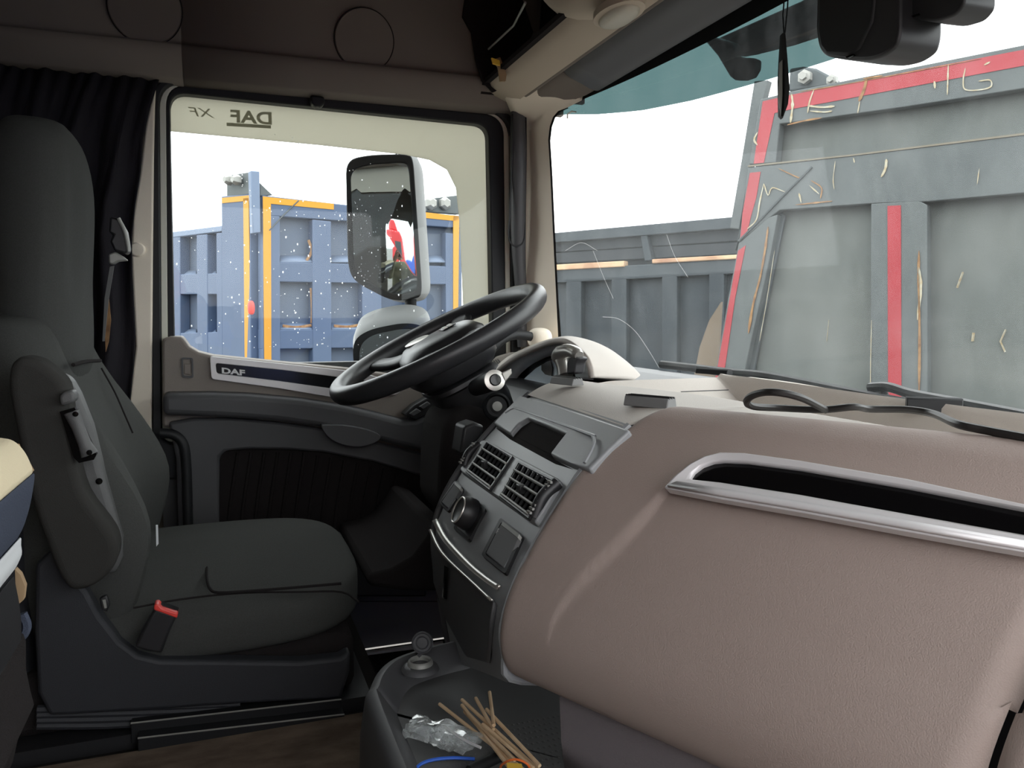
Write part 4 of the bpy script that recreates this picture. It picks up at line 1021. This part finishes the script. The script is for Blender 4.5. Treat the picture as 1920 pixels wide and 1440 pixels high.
# ---------------------------------------------------------------- mirrors, wiper and hangings outside / at the glass
MR = thing('side_mirror', P(775, 620, Y=2.2), 'tall grey side mirror above a smaller wide-angle mirror outside driver window', 'mirror')
def mirror(name, outl, inl, t, tilt, dpt, bd=(.62, .78, 0)):
    c = P(sum(a for a, b in outl) / len(outl), sum(b for a, b in outl) / len(outl), t=t)
    n0_ = (CAM - c).normalized(); nrm_ = (n0_ - c_r * min(tilt[0], .1) + c_u * min(tilt[1], .1)).normalized(); ntl = (n0_ - c_r * tilt[0] + c_u * tilt[1]).normalized()
    o3 = [P(p.x, p.y, pl=(c, nrm_)) for p in rnd([V(q + (0,)) for q in outl], 26, 5)]
    i3 = [P(p.x, p.y, pl=(c, nrm_)) for p in rnd([V(q + (0,)) for q in inl], 20, 5)]
    bkd = V(bd).normalized() * dpt
    n = len(o3); cen = sum(o3, V()) / n
    lip = ring(name + '_bezel', o3, i3, -nrm_ * .012, 'rubber', MR, bevel=.003)
    Ls = [[p - nrm_ * .006 for p in o3], [cen + (p - cen) * 1.03 + bkd * .35 - nrm_ * .006 for p in o3], [cen + (p - cen) * .95 + bkd * .8 for p in o3], [cen + (p - cen) * .7 + bkd for p in o3]]
    loft(name + '_housing', Ls, 'mirror_shell', MR, ang=50)
    ci = sum(i3, V()) / n
    Rc = 1.3
    rows = []
    for k in range(7):
        s = 1 - k / 6.0 if k < 6 else .02
        row = []
        for p in i3:
            q = ci + (p - ci) * s; r2 = (q - ci).length_squared
            row.append(q + nrm_ * (-.004 - r2 / (2 * Rc) + .012))
        rows.append(row)
    return rows, lip, nrm_, ci
rows, lip, nm_, ci = mirror('mirror', [(648, 300), (690, 290), (766, 288), (775, 298), (792, 552), (780, 561), (735, 565), (664, 528), (652, 500)], [(657, 318), (690, 308), (758, 304), (766, 312), (783, 540), (772, 550), (738, 553), (674, 520), (664, 500)], 2.25, (.058, .08), .09)
grid('mirror_glass', rows, 'mirror_glass', MR, close_v=True, ang=80)
rows, lip, nm_, ci = mirror('wide_mirror', [(660, 640), (690, 618), (760, 604), (800, 612), (812, 640), (812, 700), (665, 705)], [(674, 648), (698, 628), (760, 616), (790, 622), (798, 644), (798, 700), (674, 702)], 2.22, (.75, .38), .10, (.15, .55, .55))
grid('mirror_glass', rows, 'mirror_glass', MR, close_v=True, ang=80)
tube('mirror_arm', PP([(772, 540), (770, 570), (772, 600), (776, 640)], Y=2.27), [.016, .017, .02, .02], 'rubber', MR, smoothn=4)
tube('mirror_arm', PP([(748, 300), (750, 286), (760, 270), (860, 262), (960, 268)], Y=2.31), .012, 'rubber', MR, smoothn=4)
tube('mirror_arm', PP([(776, 640), (860, 650), (960, 660)], Y=2.27), .014, 'rubber', MR, smoothn=4)

FM = thing('sensor_housing', (.86, .8, 1.05), 'large black rounded plastic housing hanging at the top of the windscreen', 'housing')
hs = [(1531, -60), (1529, 60), (1534, 90), (1545, 105), (1580, 112), (1625, 114), (1655, 106), (1680, 88), (1687, 60), (1688, -60)]
h3 = [P(p.x, p.y, X=.80) for p in rnd([V(q + (0,)) for q in hs], 12, 3)]
prism('shell', h3, (.07, .0, 0), 'black_plastic', FM, bevel=.02, seg=4)
prism('face', PP([(1534, -60), (1532, 60), (1537, 88), (1548, 102), (1590, 104), (1610, 92), (1635, 40), (1646, -60)], X=.797), (.01, 0, 0), 'rubber', FM, bevel=.004)
prism('latch', PP([(1585, 106), (1598, 101), (1600, 104), (1588, 109)], X=.7955), (.004, 0, 0), 'gloss_black', FM)
FM2 = thing('sensor_housing', (.86, .7, 1.1), 'smaller black rounded plastic housing at the upper photo edge beside the larger one', 'housing')
h3 = [P(p.x, p.y, X=.82) for p in rnd([V(q + (0,)) for q in [(1690, -60), (1690, 10), (1694, 26), (1710, 36), (1755, 41), (1790, 30), (1808, 8), (1810, -60)]], 10, 3)]
prism('shell', h3, (.05, 0, 0), 'black_plastic', FM2, bevel=.014, seg=4)
prism('latch', PP([(1708, 30), (1722, 25), (1724, 28), (1712, 32)], X=.8185), (.004, 0, 0), 'gloss_black', FM2)
HK = prism('mirror_bracket', PP([p for p in [(1322, 78), (1340, 70), (1372, 80), (1378, 95), (1376, 104), (1392, 108), (1404, 108), (1414, 112), (1413, 130), (1404, 145), (1390, 150), (1376, 150), (1368, 144), (1345, 105)]], X=1.02), (.02, 0, 0), 'black_plastic', None, bevel=.004)
lab(HK, 'dark hook-shaped bracket behind the teal tinted glass band', 'bracket')
HK2 = prism('visor_edge', PP([(1330, 78), (1500, 2), (1560, -30), (1560, 55), (1530, 62), (1470, 82), (1400, 100), (1378, 104)], X=1.05), (.03, 0, 0), 'dark_grey', None, bevel=.004)
lab(HK2, 'dark outside visor shape behind the tinted band beside the hanging pennant', 'visor')
PN = thing('pennant', P(1470, 200, X=.84), 'narrow dark pennant seen edge-on hanging in front of the windscreen', 'pennant')
pn = PP([(1466, 62), (1473, 60), (1477, 110), (1481, 165), (1478, 195), (1468, 222), (1462, 216), (1461, 150), (1463, 110)], X=.84)
prism('cloth', pn, (.004, .010, 0), 'rubber', PN, bevel=.001)
prism('fold', PP([(1461, 118), (1467, 112), (1467, 180), (1464, 218), (1460, 190)], X=.838), (.003, .004, 0), 'steel', PN)
tube('string', PP([(1470, 62), (1468, 30), (1472, -20)], X=.84), .0012, 'rubber', PN, n=5)
tube('string', PP([(1472, 62), (1477, 10), (1478, -20)], X=.84), .0012, 'rubber', PN, n=5)

WP = thing('wiper', (1.0, 1.0, .48), 'black windscreen wiper lying along the foot of the windscreen', 'wiper')
def wo(y): return wx(y, .5) + .045
def wpt(px, py): return S(px, py, lambda Y, z: wx(Y, z) + .04)
tube('blade', [wpt(*p) for p in [(1240, 683), (1300, 690), (1370, 699), (1440, 706), (1600, 738), (1750, 766), (1935, 796)]], .009, 'rubber', WP, smoothn=5, n=8)
tube('arm', [wpt(*p) + V((.012, 0, .01)) for p in [(1620, 738), (1655, 738), (1700, 752), (1800, 772), (1935, 800)]], .008, 'black_plastic', WP, smoothn=4, n=8)
prism('blade_clip', [wpt(*p) for p in [(1608, 744), (1622, 736), (1652, 734), (1656, 742), (1690, 752), (1640, 752)]], (.015, 0, 0), 'rubber', WP, bevel=.003)
tube('arm_end', [wpt(1860, 786), wpt(1900, 792), wpt(1935, 800)], .013, 'black_plastic', WP, n=8)

# ---------------------------------------------------------------- outside: ground and vehicles
gd = bx('ground', (-60, -60, -1.62), (80, 80, -1.6), 'ground'); lab(gd, 'pale grey yard ground under the parked trucks', 'ground', kind='structure')
# big grey tipper
a27 = math.radians(27.6)
gdir = V((-math.sin(a27), math.cos(a27), 0)); gn = V((-math.cos(a27), -math.sin(a27), 0))
G0 = P(1676, 600, t=3.6)
def GP(pts, off=0.0): return PP(pts, pl=(G0 + gn * off, gn))
GT = thing('grey_tipper', G0 - V((0, 0, 2.2)), 'big grey tipper body with red tape and scraped rusty edges in front of the windscreen', 'truck')
def gpan(name, pts, off, mt, dep=.06, parent=GT, bevel=.004): return prism(name, GP(pts, off), -gn * dep, mt, parent, bevel=bevel)
gpan('back_sheet', [(1440, 185), (2300, 20), (2300, 1050), (1330, 1050), (1345, 690)], -.07, 'grey_recess', .03)
gpan('side_flange', [(1414, 152), (1440, 150), (1425, 210), (1386, 430), (1368, 428), (1390, 300)], -.03, 'grey_paint', .05)
gpan('flange_foot', [(1386, 430), (1398, 380), (1420, 330), (1378, 470)], -.05, 'grey_dark', .03)
gpan('top_rail', [(1426, 186), (1480, 172), (1700, 128), (2300, 8), (2300, 95), (1920, 166), (1700, 200), (1482, 230), (1462, 232), (1455, 305), (1404, 308)], .0, 'grey_paint')
gpan('middle_beam', [(1403, 314), (1600, 292), (1920, 252), (2300, 205), (2300, 335), (1920, 362), (1740, 378), (1630, 382), (1462, 394), (1440, 410), (1385, 455)], .0, 'grey_paint')
gpan('seam_strip', [(1402, 310), (1600, 289), (1920, 249), (2300, 202), (2300, 207), (1920, 253), (1600, 292), (1402, 313)], .004, 'seam_grey', .01, bevel=.0)
gpan('left_post', [(1385, 456), (1440, 408), (1458, 402), (1440, 500), (1410, 630), (1392, 720), (1375, 1050), (1290, 1050), (1342, 695), (1365, 560)], .0, 'grey_paint')
gpan('post_side', [(1462, 398), (1472, 404), (1448, 520), (1424, 640), (1405, 740), (1395, 720), (1414, 630), (1443, 500)], -.045, 'grey_dark', .02)
gpan('rib', [(1633, 382), (1722, 376), (1738, 384), (1740, 1050), (1632, 1050)], .0, 'grey_paint')
gpan('rib', [(2100, 355), (2210, 345), (2215, 1050), (2102, 1050)], .0, 'grey_paint')
for q in ([(1430, 190), (1482, 178), (1700, 135), (1925, 92), (2100, 58), (2100, 90), (1925, 122), (1700, 164), (1482, 205), (1452, 212), (1432, 305), (1413, 307)],
          [(1406, 324), (1426, 322), (1418, 370), (1408, 405), (1400, 440), (1388, 450), (1392, 400)],
          [(1384, 470), (1398, 460), (1378, 560), (1358, 697), (1340, 800), (1322, 800), (1345, 690)],
          [(1664, 386), (1689, 385), (1690, 700), (1690, 1000), (1665, 1000), (1665, 700)]):
    gpan('red_tape', q, .003, 'red_tape', .004, bevel=0)
tube('crack', GP([(1522, 313), (1470, 365), (1425, 412), (1385, 452)], .004), .006, 'grey_dark', GT, n=5)
def streak(pts, w_, mt):
    c = crv([p + (0,) for p in pts], 4); A, B = [], []
    for i, p in enumerate(c):
        t = (c[min(i + 1, len(c) - 1)] - c[max(i - 1, 0)]).normalized(); nn = V((-t.y, t.x, 0)); ww = w_ * .68 * (.55 + .9 * abs(pnoise(V((p.x * .13, p.y * .13, 0))))) * (1 if 0 < i < len(c) - 1 else .3)
        A.append((p.x + nn.x * ww / 2, p.y + nn.y * ww / 2)); B.append((p.x - nn.x * ww / 2, p.y - nn.y * ww / 2))
    poly = A + B[::-1]
    prism('scrape' if mt == 'scrape' else 'rust_streak', GP(poly, .0055), -gn * .002, mt, GT, smooth=False)
for pts, w_, mt in [
    ([(1440, 425), (1434, 470), (1425, 520), (1412, 570), (1403, 625)], 7, 'rust'),
    ([(1723, 470), (1722, 520), (1723, 560), (1724, 640), (1723, 740)], 9, 'rust'),
    ([(1722, 500), (1726, 540), (1720, 600)], 12, 'scrape'),
    ([(1484, 176), (1486, 196), (1482, 230)], 8, 'scrape'), ([(1476, 234), (1510, 226), (1540, 221)], 6, 'rust'),
    ([(1526, 168), (1518, 190), (1514, 212)], 5, 'scrape'), ([(1514, 198), (1540, 201), (1565, 199)], 7, 'scrape'), ([(1518, 208), (1545, 210), (1560, 208)], 5, 'scrape'),
    ([(1625, 146), (1620, 168), (1610, 190)], 11, 'rust'), ([(1618, 148), (1640, 144), (1655, 142)], 6, 'rust'),
    ([(1612, 190), (1608, 212)], 4, 'scrape'), ([(1778, 120), (1777, 150), (1776, 178)], 5, 'scrape'),
    ([(1810, 128), (1806, 150), (1810, 168), (1840, 168), (1858, 162), (1856, 150), (1835, 152)], 5, 'scrape'), ([(1845, 122), (1856, 116)], 7, 'scrape'),
    ([(1752, 152), (1753, 166)], 9, 'scrape'), ([(1420, 248), (1414, 262), (1420, 272)], 6, 'scrape'),
    ([(1460, 316), (1490, 330), (1500, 334)], 5, 'rust'), ([(1520, 316), (1500, 335), (1472, 362)], 4, 'rust'), ([(1432, 344), (1440, 366), (1448, 352), (1472, 360)], 4, 'scrape'),
    ([(1520, 338), (1540, 352), (1538, 372)], 5, 'rust'), ([(1518, 348), (1536, 364)], 5, 'scrape'), ([(1492, 384), (1530, 380), (1560, 377)], 5, 'rust'), ([(1498, 362), (1502, 380)], 6, 'scrape'),
    ([(1432, 344), (1424, 380), (1418, 412), (1400, 430)], 4, 'scrape'), ([(1566, 302), (1562, 336), (1564, 355)], 2.5, 'scrape'),
    ([(1662, 298), (1660, 316), (1652, 332)], 9, 'scrape'), ([(1836, 316), (1832, 345)], 4, 'scrape'), ([(1600, 296), (1602, 305)], 5, 'scrape'),
    ([(1840, 110), (1600, 155), (1500, 172)], 3, 'rust'), ([(1634, 600), (1632, 700), (1633, 760)], 2.5, 'scrape'),
    ([(1452, 470), (1438, 560), (1424, 640)], 2, 'scrape')]:
    streak(pts, w_, mt)
for pts, w_ in [([(1795, 540), (1806, 510)], 8), ([(1885, 660), (1876, 640), (1886, 618)], 7), ([(1826, 624), (1824, 640)], 10), ([(1554, 600), (1550, 640)], 2)]:
    c = GP([(p[0], p[1]) for p in pts], -.068); 
    tube('scrape', c, .004 * w_ / 4, 'scrape', GT, n=5, flat=.3)
hg = prism('hinge_ear', GP([(1478, 172), (1480, 128), (1505, 124), (1530, 128), (1568, 148), (1572, 158)], -.06), -gn * .05, 'grey_dark', GT, bevel=.01)
for a_, b_, r_ in ((1512, 146, .034), (1563, 152, .026)):
    c = GP([(a_, b_)], -.055)[0]
    lathe('hinge_bolt', [(r_, 0), (r_, .03), (r_ * .6, .034), (r_ * .55, .05), (.001, .05)], c, gn, 'steel', GT, n=6)
tp = prism('tarp_edge', GP([(1352, 566), (1330, 600), (1312, 650), (1302, 700), (1290, 800), (1325, 800), (1345, 690)], -.12), -gn * .02, 'tarp', GT)
bx('chassis', GP([(1500, 720)], -.3)[0] + V((-.1, -1.6, -2.2)), GP([(1500, 720)], -.3)[0] + V((2.2, .2, -1.0)), 'tyre', GT) if False else None

# far grey trailer
a33 = math.radians(33)
fdir = V((-math.sin(a33), math.cos(a33), 0)); fn_ = V((-math.cos(a33), -math.sin(a33), 0))
F0 = P(1200, 600, t=9.0)
def FP(pts, off=0.0): return PP(pts, pl=(F0 + fn_ * off, fn_))
FT = thing('grey_trailer', F0 - V((0, 0, 2.0)), 'dark grey tipper trailer with a brown board rail, seen left of the big tipper', 'trailer')
def fpan(name, pts, off, mt, dep=.1): return prism(name, FP(pts, off), -fn_ * dep, mt, FT, bevel=.01)
fpan('side_sheet', [(900, 520), (1480, 490), (1480, 900), (900, 900)], -.1, 'far_grey', .06)
fpan('top_rail', [(900, 449), (1480, 397), (1480, 420), (900, 466)], .0, 'far_grey')
fpan('upper_back', [(900, 455), (1480, 405), (1480, 510), (900, 530)], -.2, 'far_dark', .05)
fpan('upper_board', [(900, 463), (1480, 418), (1480, 446), (900, 482)], -.1, 'far_dark', .04)
fpan('upper_board', [(900, 482), (1480, 447), (1480, 472), (900, 501)], -.12, 'far_dark', .04)
fpan('board_rail', [(900, 504), (1170, 489), (1170, 500), (900, 514)], .03, 'wood_rail')
fpan('board_rail', [(1222, 486), (1480, 472), (1480, 480), (1222, 494)], .03, 'wood_rail')
fpan('beam', [(900, 514), (1480, 480), (1480, 508), (900, 538)], .0, 'far_grey')
for x in (1075, 1160, 1255, 1343):
    fpan('rib', [(x - 14, 528 - (x - 1075) * .055), (x + 14, 527 - (x - 1075) * .055), (x + 14, 900), (x - 14, 900)], .0, 'far_grey', .1)
fpan('strut', [(1200, 437), (1212, 436), (1222, 488), (1208, 490)], -.02, 'far_grey')

# blue tipper beyond the driver door
ab = math.radians(20 + 51 - 90)
bd = (c_r * math.sin(math.radians(51)) + V((math.sin(YAW), math.cos(YAW), 0)) * math.cos(math.radians(51))).normalized()
bn = V((bd.y, -bd.x, 0)); bn = bn if bn.dot(P(600, 500, t=1) - CAM) < 0 else -bn
B0 = P(497, 500, t=5.2)
def BP(pts, off=0.0): return PP(pts, pl=(B0 + bn * off, bn))
BT = thing('blue_tipper', B0 - V((0, 0, 2.2)), 'blue tipper truck with yellow tape frames seen through driver window', 'truck')
def bpan(name, pts, off, mt, dep=.08, bevel=.006): return prism(name, BP(pts, off), -bn * dep, mt, BT, bevel=bevel)
bpan('back_sheet', [(490, 380), (866, 412), (866, 980), (490, 980)], -.07, 'blue_recess', .03)
bpan('top_rail', [(492, 366), (640, 383), (866, 405), (866, 428), (700, 417), (622, 413), (524, 406), (492, 404)], .0, 'blue_paint')
cols_x = [(492, 525), (586, 621), (679, 715), (763, 800), (836, 864)]
for a_, b_ in cols_x:
    ya, yb = 366 + (a_ - 492) * .1, 366 + (b_ - 492) * .1
    bpan('post', [(a_, ya + 36), (b_, yb + 36), (b_ + 2, 980), (a_ + 2, 980)], .0, 'blue_paint')
for (y0, y1) in ((494, 528), (622, 655), (745, 775)):
    bpan('cross_rail', [(492, y0 - 4), (866, y0 + 6 if y0 < 590 else y0 - 5), (866, y1 + 6 if y1 < 590 else y1 - 6), (492, y1)], -.004, 'blue_paint')
for a_, b_ in ((525, 586), (621, 679), (715, 763), (800, 836)):
    for y0 in (482, 608, 735):
        Q = BP([(a_, y0 + 10), (b_, y0 + 10)], -.01); Q2 = BP([(b_, y0 - 2), (a_, y0 - 2)], -.068)
        mk('sloped_sill', Q + Q2, [(0, 1, 2, 3)], 'blue_paint_light', BT, solid=.01)
    Q = BP([(b_, 412), (b_, 700)], -.01); Q2 = BP([(b_ - 8, 700), (b_ - 8, 412)], -.068)
for q in ([(493, 368), (508, 370), (509, 700), (510, 900), (498, 900), (496, 700)], [(508, 370), (626, 382), (626, 393), (508, 382)],
          [(850, 404), (861, 405), (858, 700), (850, 700)], [(780, 396), (861, 405), (861, 415), (780, 407)]):
    bpan('yellow_tape', q, .004, 'yellow_tape', .006, 0)
tube('crack', BP([(560, 376), (530, 405), (505, 432)], .006), .004, 'grey_dark', BT, n=4)
for pts in ([(578, 450), (584, 470), (574, 490)], [(530, 611), (555, 614), (584, 610)], [(583, 540), (585, 580), (584, 606)], [(626, 611), (650, 613), (672, 610)]):
    tube('rust_patch', BP(pts, -.02), .010, 'rust', BT, n=5, flat=.3, smoothn=3)
# corner post, bracket and the left face
ln = (V((math.sin(YAW), math.cos(YAW), 0)) * math.cos(math.radians(51)) - c_r * math.sin(math.radians(51))).normalized()
lnn = V((ln.y, -ln.x, 0)); lnn = lnn if lnn.dot(P(400, 500, t=1) - CAM) < 0 else -lnn
L0 = P(468, 500, t=5.25)
def LP(pts, off=0.0): return PP(pts, pl=(L0 + lnn * off, lnn))
def lpan(name, pts, off, mt, dep=.08, bevel=.006): return prism(name, LP(pts, off), -lnn * dep, mt, BT, bevel=bevel)
bpan('corner_post', [(468, 366), (492, 366), (497, 980), (472, 980)], -.10, 'blue_paint', .1)
bpan('stake', [(470, 320), (487, 321), (489, 436), (474, 438)], .01, 'blue_paint_light', .05)
bpan('gusset', [(487, 342), (512, 366), (487, 368)], -.02, 'grey_paint', .03)
lpan('rear_post', [(415, 368), (468, 364), (472, 980), (418, 980)], .0, 'blue_paint')
bk_ = lpan('hinge_plate', [(425, 329), (470, 322), (474, 364), (425, 370)], -.02, 'grey_paint', .05)
for a_ in (433, 448):
    lathe('hinge_bolt', [(.035, 0), (.035, .03), (.02, .05), (.001, .05)], LP([(a_, 338)], .0)[0], lnn, 'steel', BT, n=6)
for q in ([(416, 371), (468, 366), (468, 376), (416, 381)], [(456, 372), (466, 371), (470, 700), (470, 900), (461, 900), (459, 700)]):
    lpan('yellow_tape', q, .004, 'yellow_tape', .006, 0)
lpan('back_sheet', [(200, 452), (416, 428), (416, 980), (200, 980)], -.08, 'blue_recess', .03)
lpan('top_rail', [(200, 450), (416, 423), (416, 434), (200, 461)], .0, 'blue_paint_light')
for a_, b_ in ((300, 337), (368, 388), (405, 416)):
    lpan('post', [(a_, 436 + (416 - a_) * .1), (b_, 436 + (416 - b_) * .1), (b_ + 2, 980), (a_ + 4, 980)], .0, 'blue_paint')
for y0, y1 in ((512, 552), (622, 680)):
    lpan('cross_rail', [(200, y0 + 6), (416, y0), (416, y1), (200, y1)], -.004, 'blue_paint')
for a_, b_ in ((337, 368), (388, 405)):
    for y0 in (508, 618):
        Q = LP([(a_, y0 + 12), (b_, y0 + 12)], -.01); Q2 = LP([(b_, y0), (a_, y0)], -.07)
        mk('sloped_sill', Q + Q2, [(0, 1, 2, 3)], 'blue_paint_light', BT, solid=.01)
sellip('reflector', LP([(471, 577)], .08)[0], (.022, .022, .045), .8, .8, 'red_button', BT)
EX = thing('hinge_stub', BP([(815, 395)], -.3)[0], 'grey hinge bracket with two bolts on far end of blue tipper', 'bracket') if False else None
hp = bpan('hinge_plate', [(800, 384), (808, 372), (858, 366), (862, 402), (800, 397)], -.12, 'grey_paint', .06)
for a_ in (806, 832):
    lathe('hinge_bolt', [(.05, 0), (.05, .03), (.03, .05), (.001, .05)], BP([(a_, 382)], -.115)[0], bn, 'steel', BT, n=6)

# ---------------------------------------------------------------- behind the camera: red lorry and the photographer seen in the side mirror
RX = 1.7
RT = thing('red_lorry', (-.5, -9.5, -1.6), 'red lorry cab with blue dropside body, reflected in the side mirror', 'truck')
prism('cab', [V((x + RX, -10.6, z)) for x, z in [(-2.1, -.9), (-2.1, .6), (-2.3, 1.35), (-2.6, 1.6), (-4.2, 1.6), (-4.2, -.9)]], (0, 2.2, 0), 'red_cab', RT, bevel=.08, seg=3)
prism('roof_deflector', [V((x + RX, -10.4, z)) for x, z in [(-2.9, 1.6), (-3.3, 2.0), (-4.1, 2.05), (-4.1, 1.6)]], (0, 1.8, 0), 'red_cab', RT, bevel=.05)
prism('side_window', [V((x + RX, -8.39, z)) for x, z in [(-2.35, .45), (-2.5, 1.2), (-3.3, 1.2), (-3.3, .45)]], (0, .01, 0), 'dark_glass', RT)
bx('body', (RX - 1.95, -10.6, -.35), (RX + 5.2, -8.4, .55), 'blue_body', RT, bevel=.03)
for k in range(8): bx('stake', (RX - 1.8 + k * .95, -8.398, -.35), (RX - 1.72 + k * .95, -8.35, .55), 'blue_body', RT)
for k in range(2): bx('side_rail', (RX - 1.95, -8.398, -.1 + k * .35), (RX + 5.2, -8.37, -.05 + k * .35), 'blue_body', RT)
bx('frame', (RX - 4.0, -10.0, -.9), (RX + 5.0, -9.0, -.4), 'tyre', RT)
for x in (-3.2, 1.4, 3.0, 4.2):
    for y in (-10.45, -8.75):
        lathe('tyre', [(.2, 0), (.46, .0), (.5, .05), (.5, .25), (.46, .3), (.2, .3)], V((x + RX, y, -1.1)), (0, 1, 0), 'tyre', RT)

step = bx('cab_step', (-.35, -.75, -1.04), (.5, -.17, -1.0), 'steel'); lab(step, 'steel footstep outside the open passenger doorway', 'step', kind='structure')
bx('step_riser', (-.35, -.2, -1.0), (.5, -.17, -.27), 'cab_white', WR)
fw = V((math.sin(YAW), math.cos(YAW), 0)); rt = c_r
PO = V((CAM.x, CAM.y, 0)) - fw * .44; PO.z = -1.0
def L(r_, f_, z_): return PO + rt * r_ + fw * f_ + V((0, 0, z_))
PE = thing('person', PO, 'person in camouflage jacket holding up a phone, reflected in the side mirror', 'person')
jv = []; je = []; jr = []
def J(p, r_, par=None):
    jv.append(p); jr.append(r_)
    if par is not None: je.append((par, len(jv) - 1))
    return len(jv) - 1
pv = J(L(0, 0, .93), (.15, .11)); sp = J(L(0, .0, 1.10), (.145, .105), pv); ch = J(L(0, .01, 1.28), (.16, .115), sp); un = J(L(0, .01, 1.39), (.12, .09), ch); nk = J(L(0, .03, 1.47), (.058, .058), un)
for s in (-1, 1):
    sh = J(L(s * .165, .0, 1.39), (.068, .068), un); el = J(L(s * .19, .11, 1.19), (.050, .050), sh); wr = J(L(s * .125, .345, 1.515), (.032, .032), el)
    hp_ = J(L(s * .085, 0, .86), (.09, .09), pv); kn_ = J(L(s * .10, .03, .48), (.065, .065), hp_); an_ = J(L(s * .11, -.01, .10), (.045, .045), kn_); to_ = J(L(s * .12, .13, .045), (.042, .036), an_)
org = PO
me = bpy.data.meshes.new('body'); me.from_pydata([tuple(v - org) for v in jv], je, []); me.materials.append(M['camo'])
bo = bpy.data.objects.new('body', me); col.objects.link(bo); bo.parent = PE; ABS[bo.name] = org
md = bo.modifiers.new('skin', 'SKIN'); sv = me.skin_vertices[0].data
for k, r_ in enumerate(jr): sv[k].radius = r_
sv[0].use_root = True
ss_ = bo.modifiers.new('sub', 'SUBSURF'); ss_.levels = 1; ss_.render_levels = 2
def hfn(p):
    k = 1 - .22 * max(0, -p.z / .115) ** 2
    return rt * (p.x * k) + fw * (p.y * (1 - .12 * max(0, -p.z / .115))) + V((0, 0, p.z))
HC = L(0, .055, 1.61)
HD = sellip('head', HC, (.074, .095, .115), .95, .95, 'skin', PE, fn=hfn, ang=80)
sellip('hair', HC + V((0, 0, .022)) - fw * .012, (.08, .098, .10), .95, .95, 'hair', HD, fn=lambda p: hfn(V((p.x, min(p.y, .055 + p.z * .25), max(p.z, -.03 if p.y < .02 else .035)))), ang=80)
for s in (-1, 1):
    sellip('eye', HC + rt * (s * .03) + fw * .083 + V((0, 0, .005)), (.011, .008, .007), 1, 1, 'hair', HD, nu=8, nv=10)
    sellip('ear', HC + rt * (s * .075) - fw * .005 + V((0, 0, -.005)), (.010, .02, .030), 1, 1, 'skin', HD, nu=8, nv=10)
loft('nose', [[HC + rt * (a_ * w_) + fw * f_ + V((0, 0, z_)) for a_ in (-1, 0, 1)] + [HC + fw * .07 + V((0, 0, z_))] for w_, f_, z_ in ((.006, .088, .005), (.011, .104, -.022), (.014, .108, -.032), (.010, .092, -.040))], 'skin', HD, sub=1)
sellip('mouth', HC + fw * .080 + V((0, 0, -.062)), (.024, .010, .006), 1, 1, 'red_cab', HD, nu=8, nv=12)
PC = CAM - c_f * .016
def C3(r_, u_, f_): return PC + c_r * r_ + c_u * u_ + c_f * f_
for s in (-1, 1):
    vv, ff = [], []
    def add_tube(path, rr):
        path = [V(p) for p in path]; fr_ = frame_rows(path, False); b0 = len(vv); n_ = 8
        for i, p in enumerate(path):
            for q in range(n_):
                a_ = 2 * math.pi * q / n_; vv.append(p + fr_[i][0] * rr[i] * math.cos(a_) + fr_[i][1] * rr[i] * math.sin(a_))
        for i in range(len(path) - 1):
            for q in range(n_):
                k = (q + 1) % n_; ff.append((b0 + i * n_ + q, b0 + i * n_ + k, b0 + (i + 1) * n_ + k, b0 + (i + 1) * n_ + q))
        ff.append(tuple(b0 + q for q in range(n_ - 1, -1, -1))); ff.append(tuple(b0 + (len(path) - 1) * n_ + q for q in range(n_)))
    wrp = L(s * .125, .345, 1.515)
    plm = C3(s * .098, -.035, -.05)
    add_tube([wrp, wrp.lerp(plm, .5), plm, C3(s * .096, .0, -.03)], [.027, .032, .034, .022])
    for k in range(4):
        u_ = .034 - .019 * k
        add_tube([plm + c_u * (.022 - .008 * k), C3(s * .108, u_, -.012), C3(s * .098, u_ + .002, .010), C3(s * .080, u_ + .003, .011), C3(s * (.068 + .003 * abs(k - 1)), u_ + .003, .010)], [.0105, .0095, .009, .0085, .007])
    add_tube([plm, C3(s * .092, -.045, -.022), C3(s * .074, -.030, -.018), C3(s * .058, -.022, -.015)], [.013, .0115, .0105, .008])
    mk('hand', vv, ff, 'skin', PE, ang=80)
ph = thing('phone', PC, 'dark phone held up sideways by the person in the mirror', 'phone')
prism('case', [C3(r_, u_, -.004) for r_, u_ in ((-.075, -.036), (.075, -.036), (.075, .036), (-.075, .036))], c_f * .008, 'black_plastic', ph, bevel=.002)
lathe('camera_lens', [(.006, 0), (.006, .0015), (.001, .0015)], C3(-.06, .024, .004), c_f, 'gloss_black', ph, n=14)
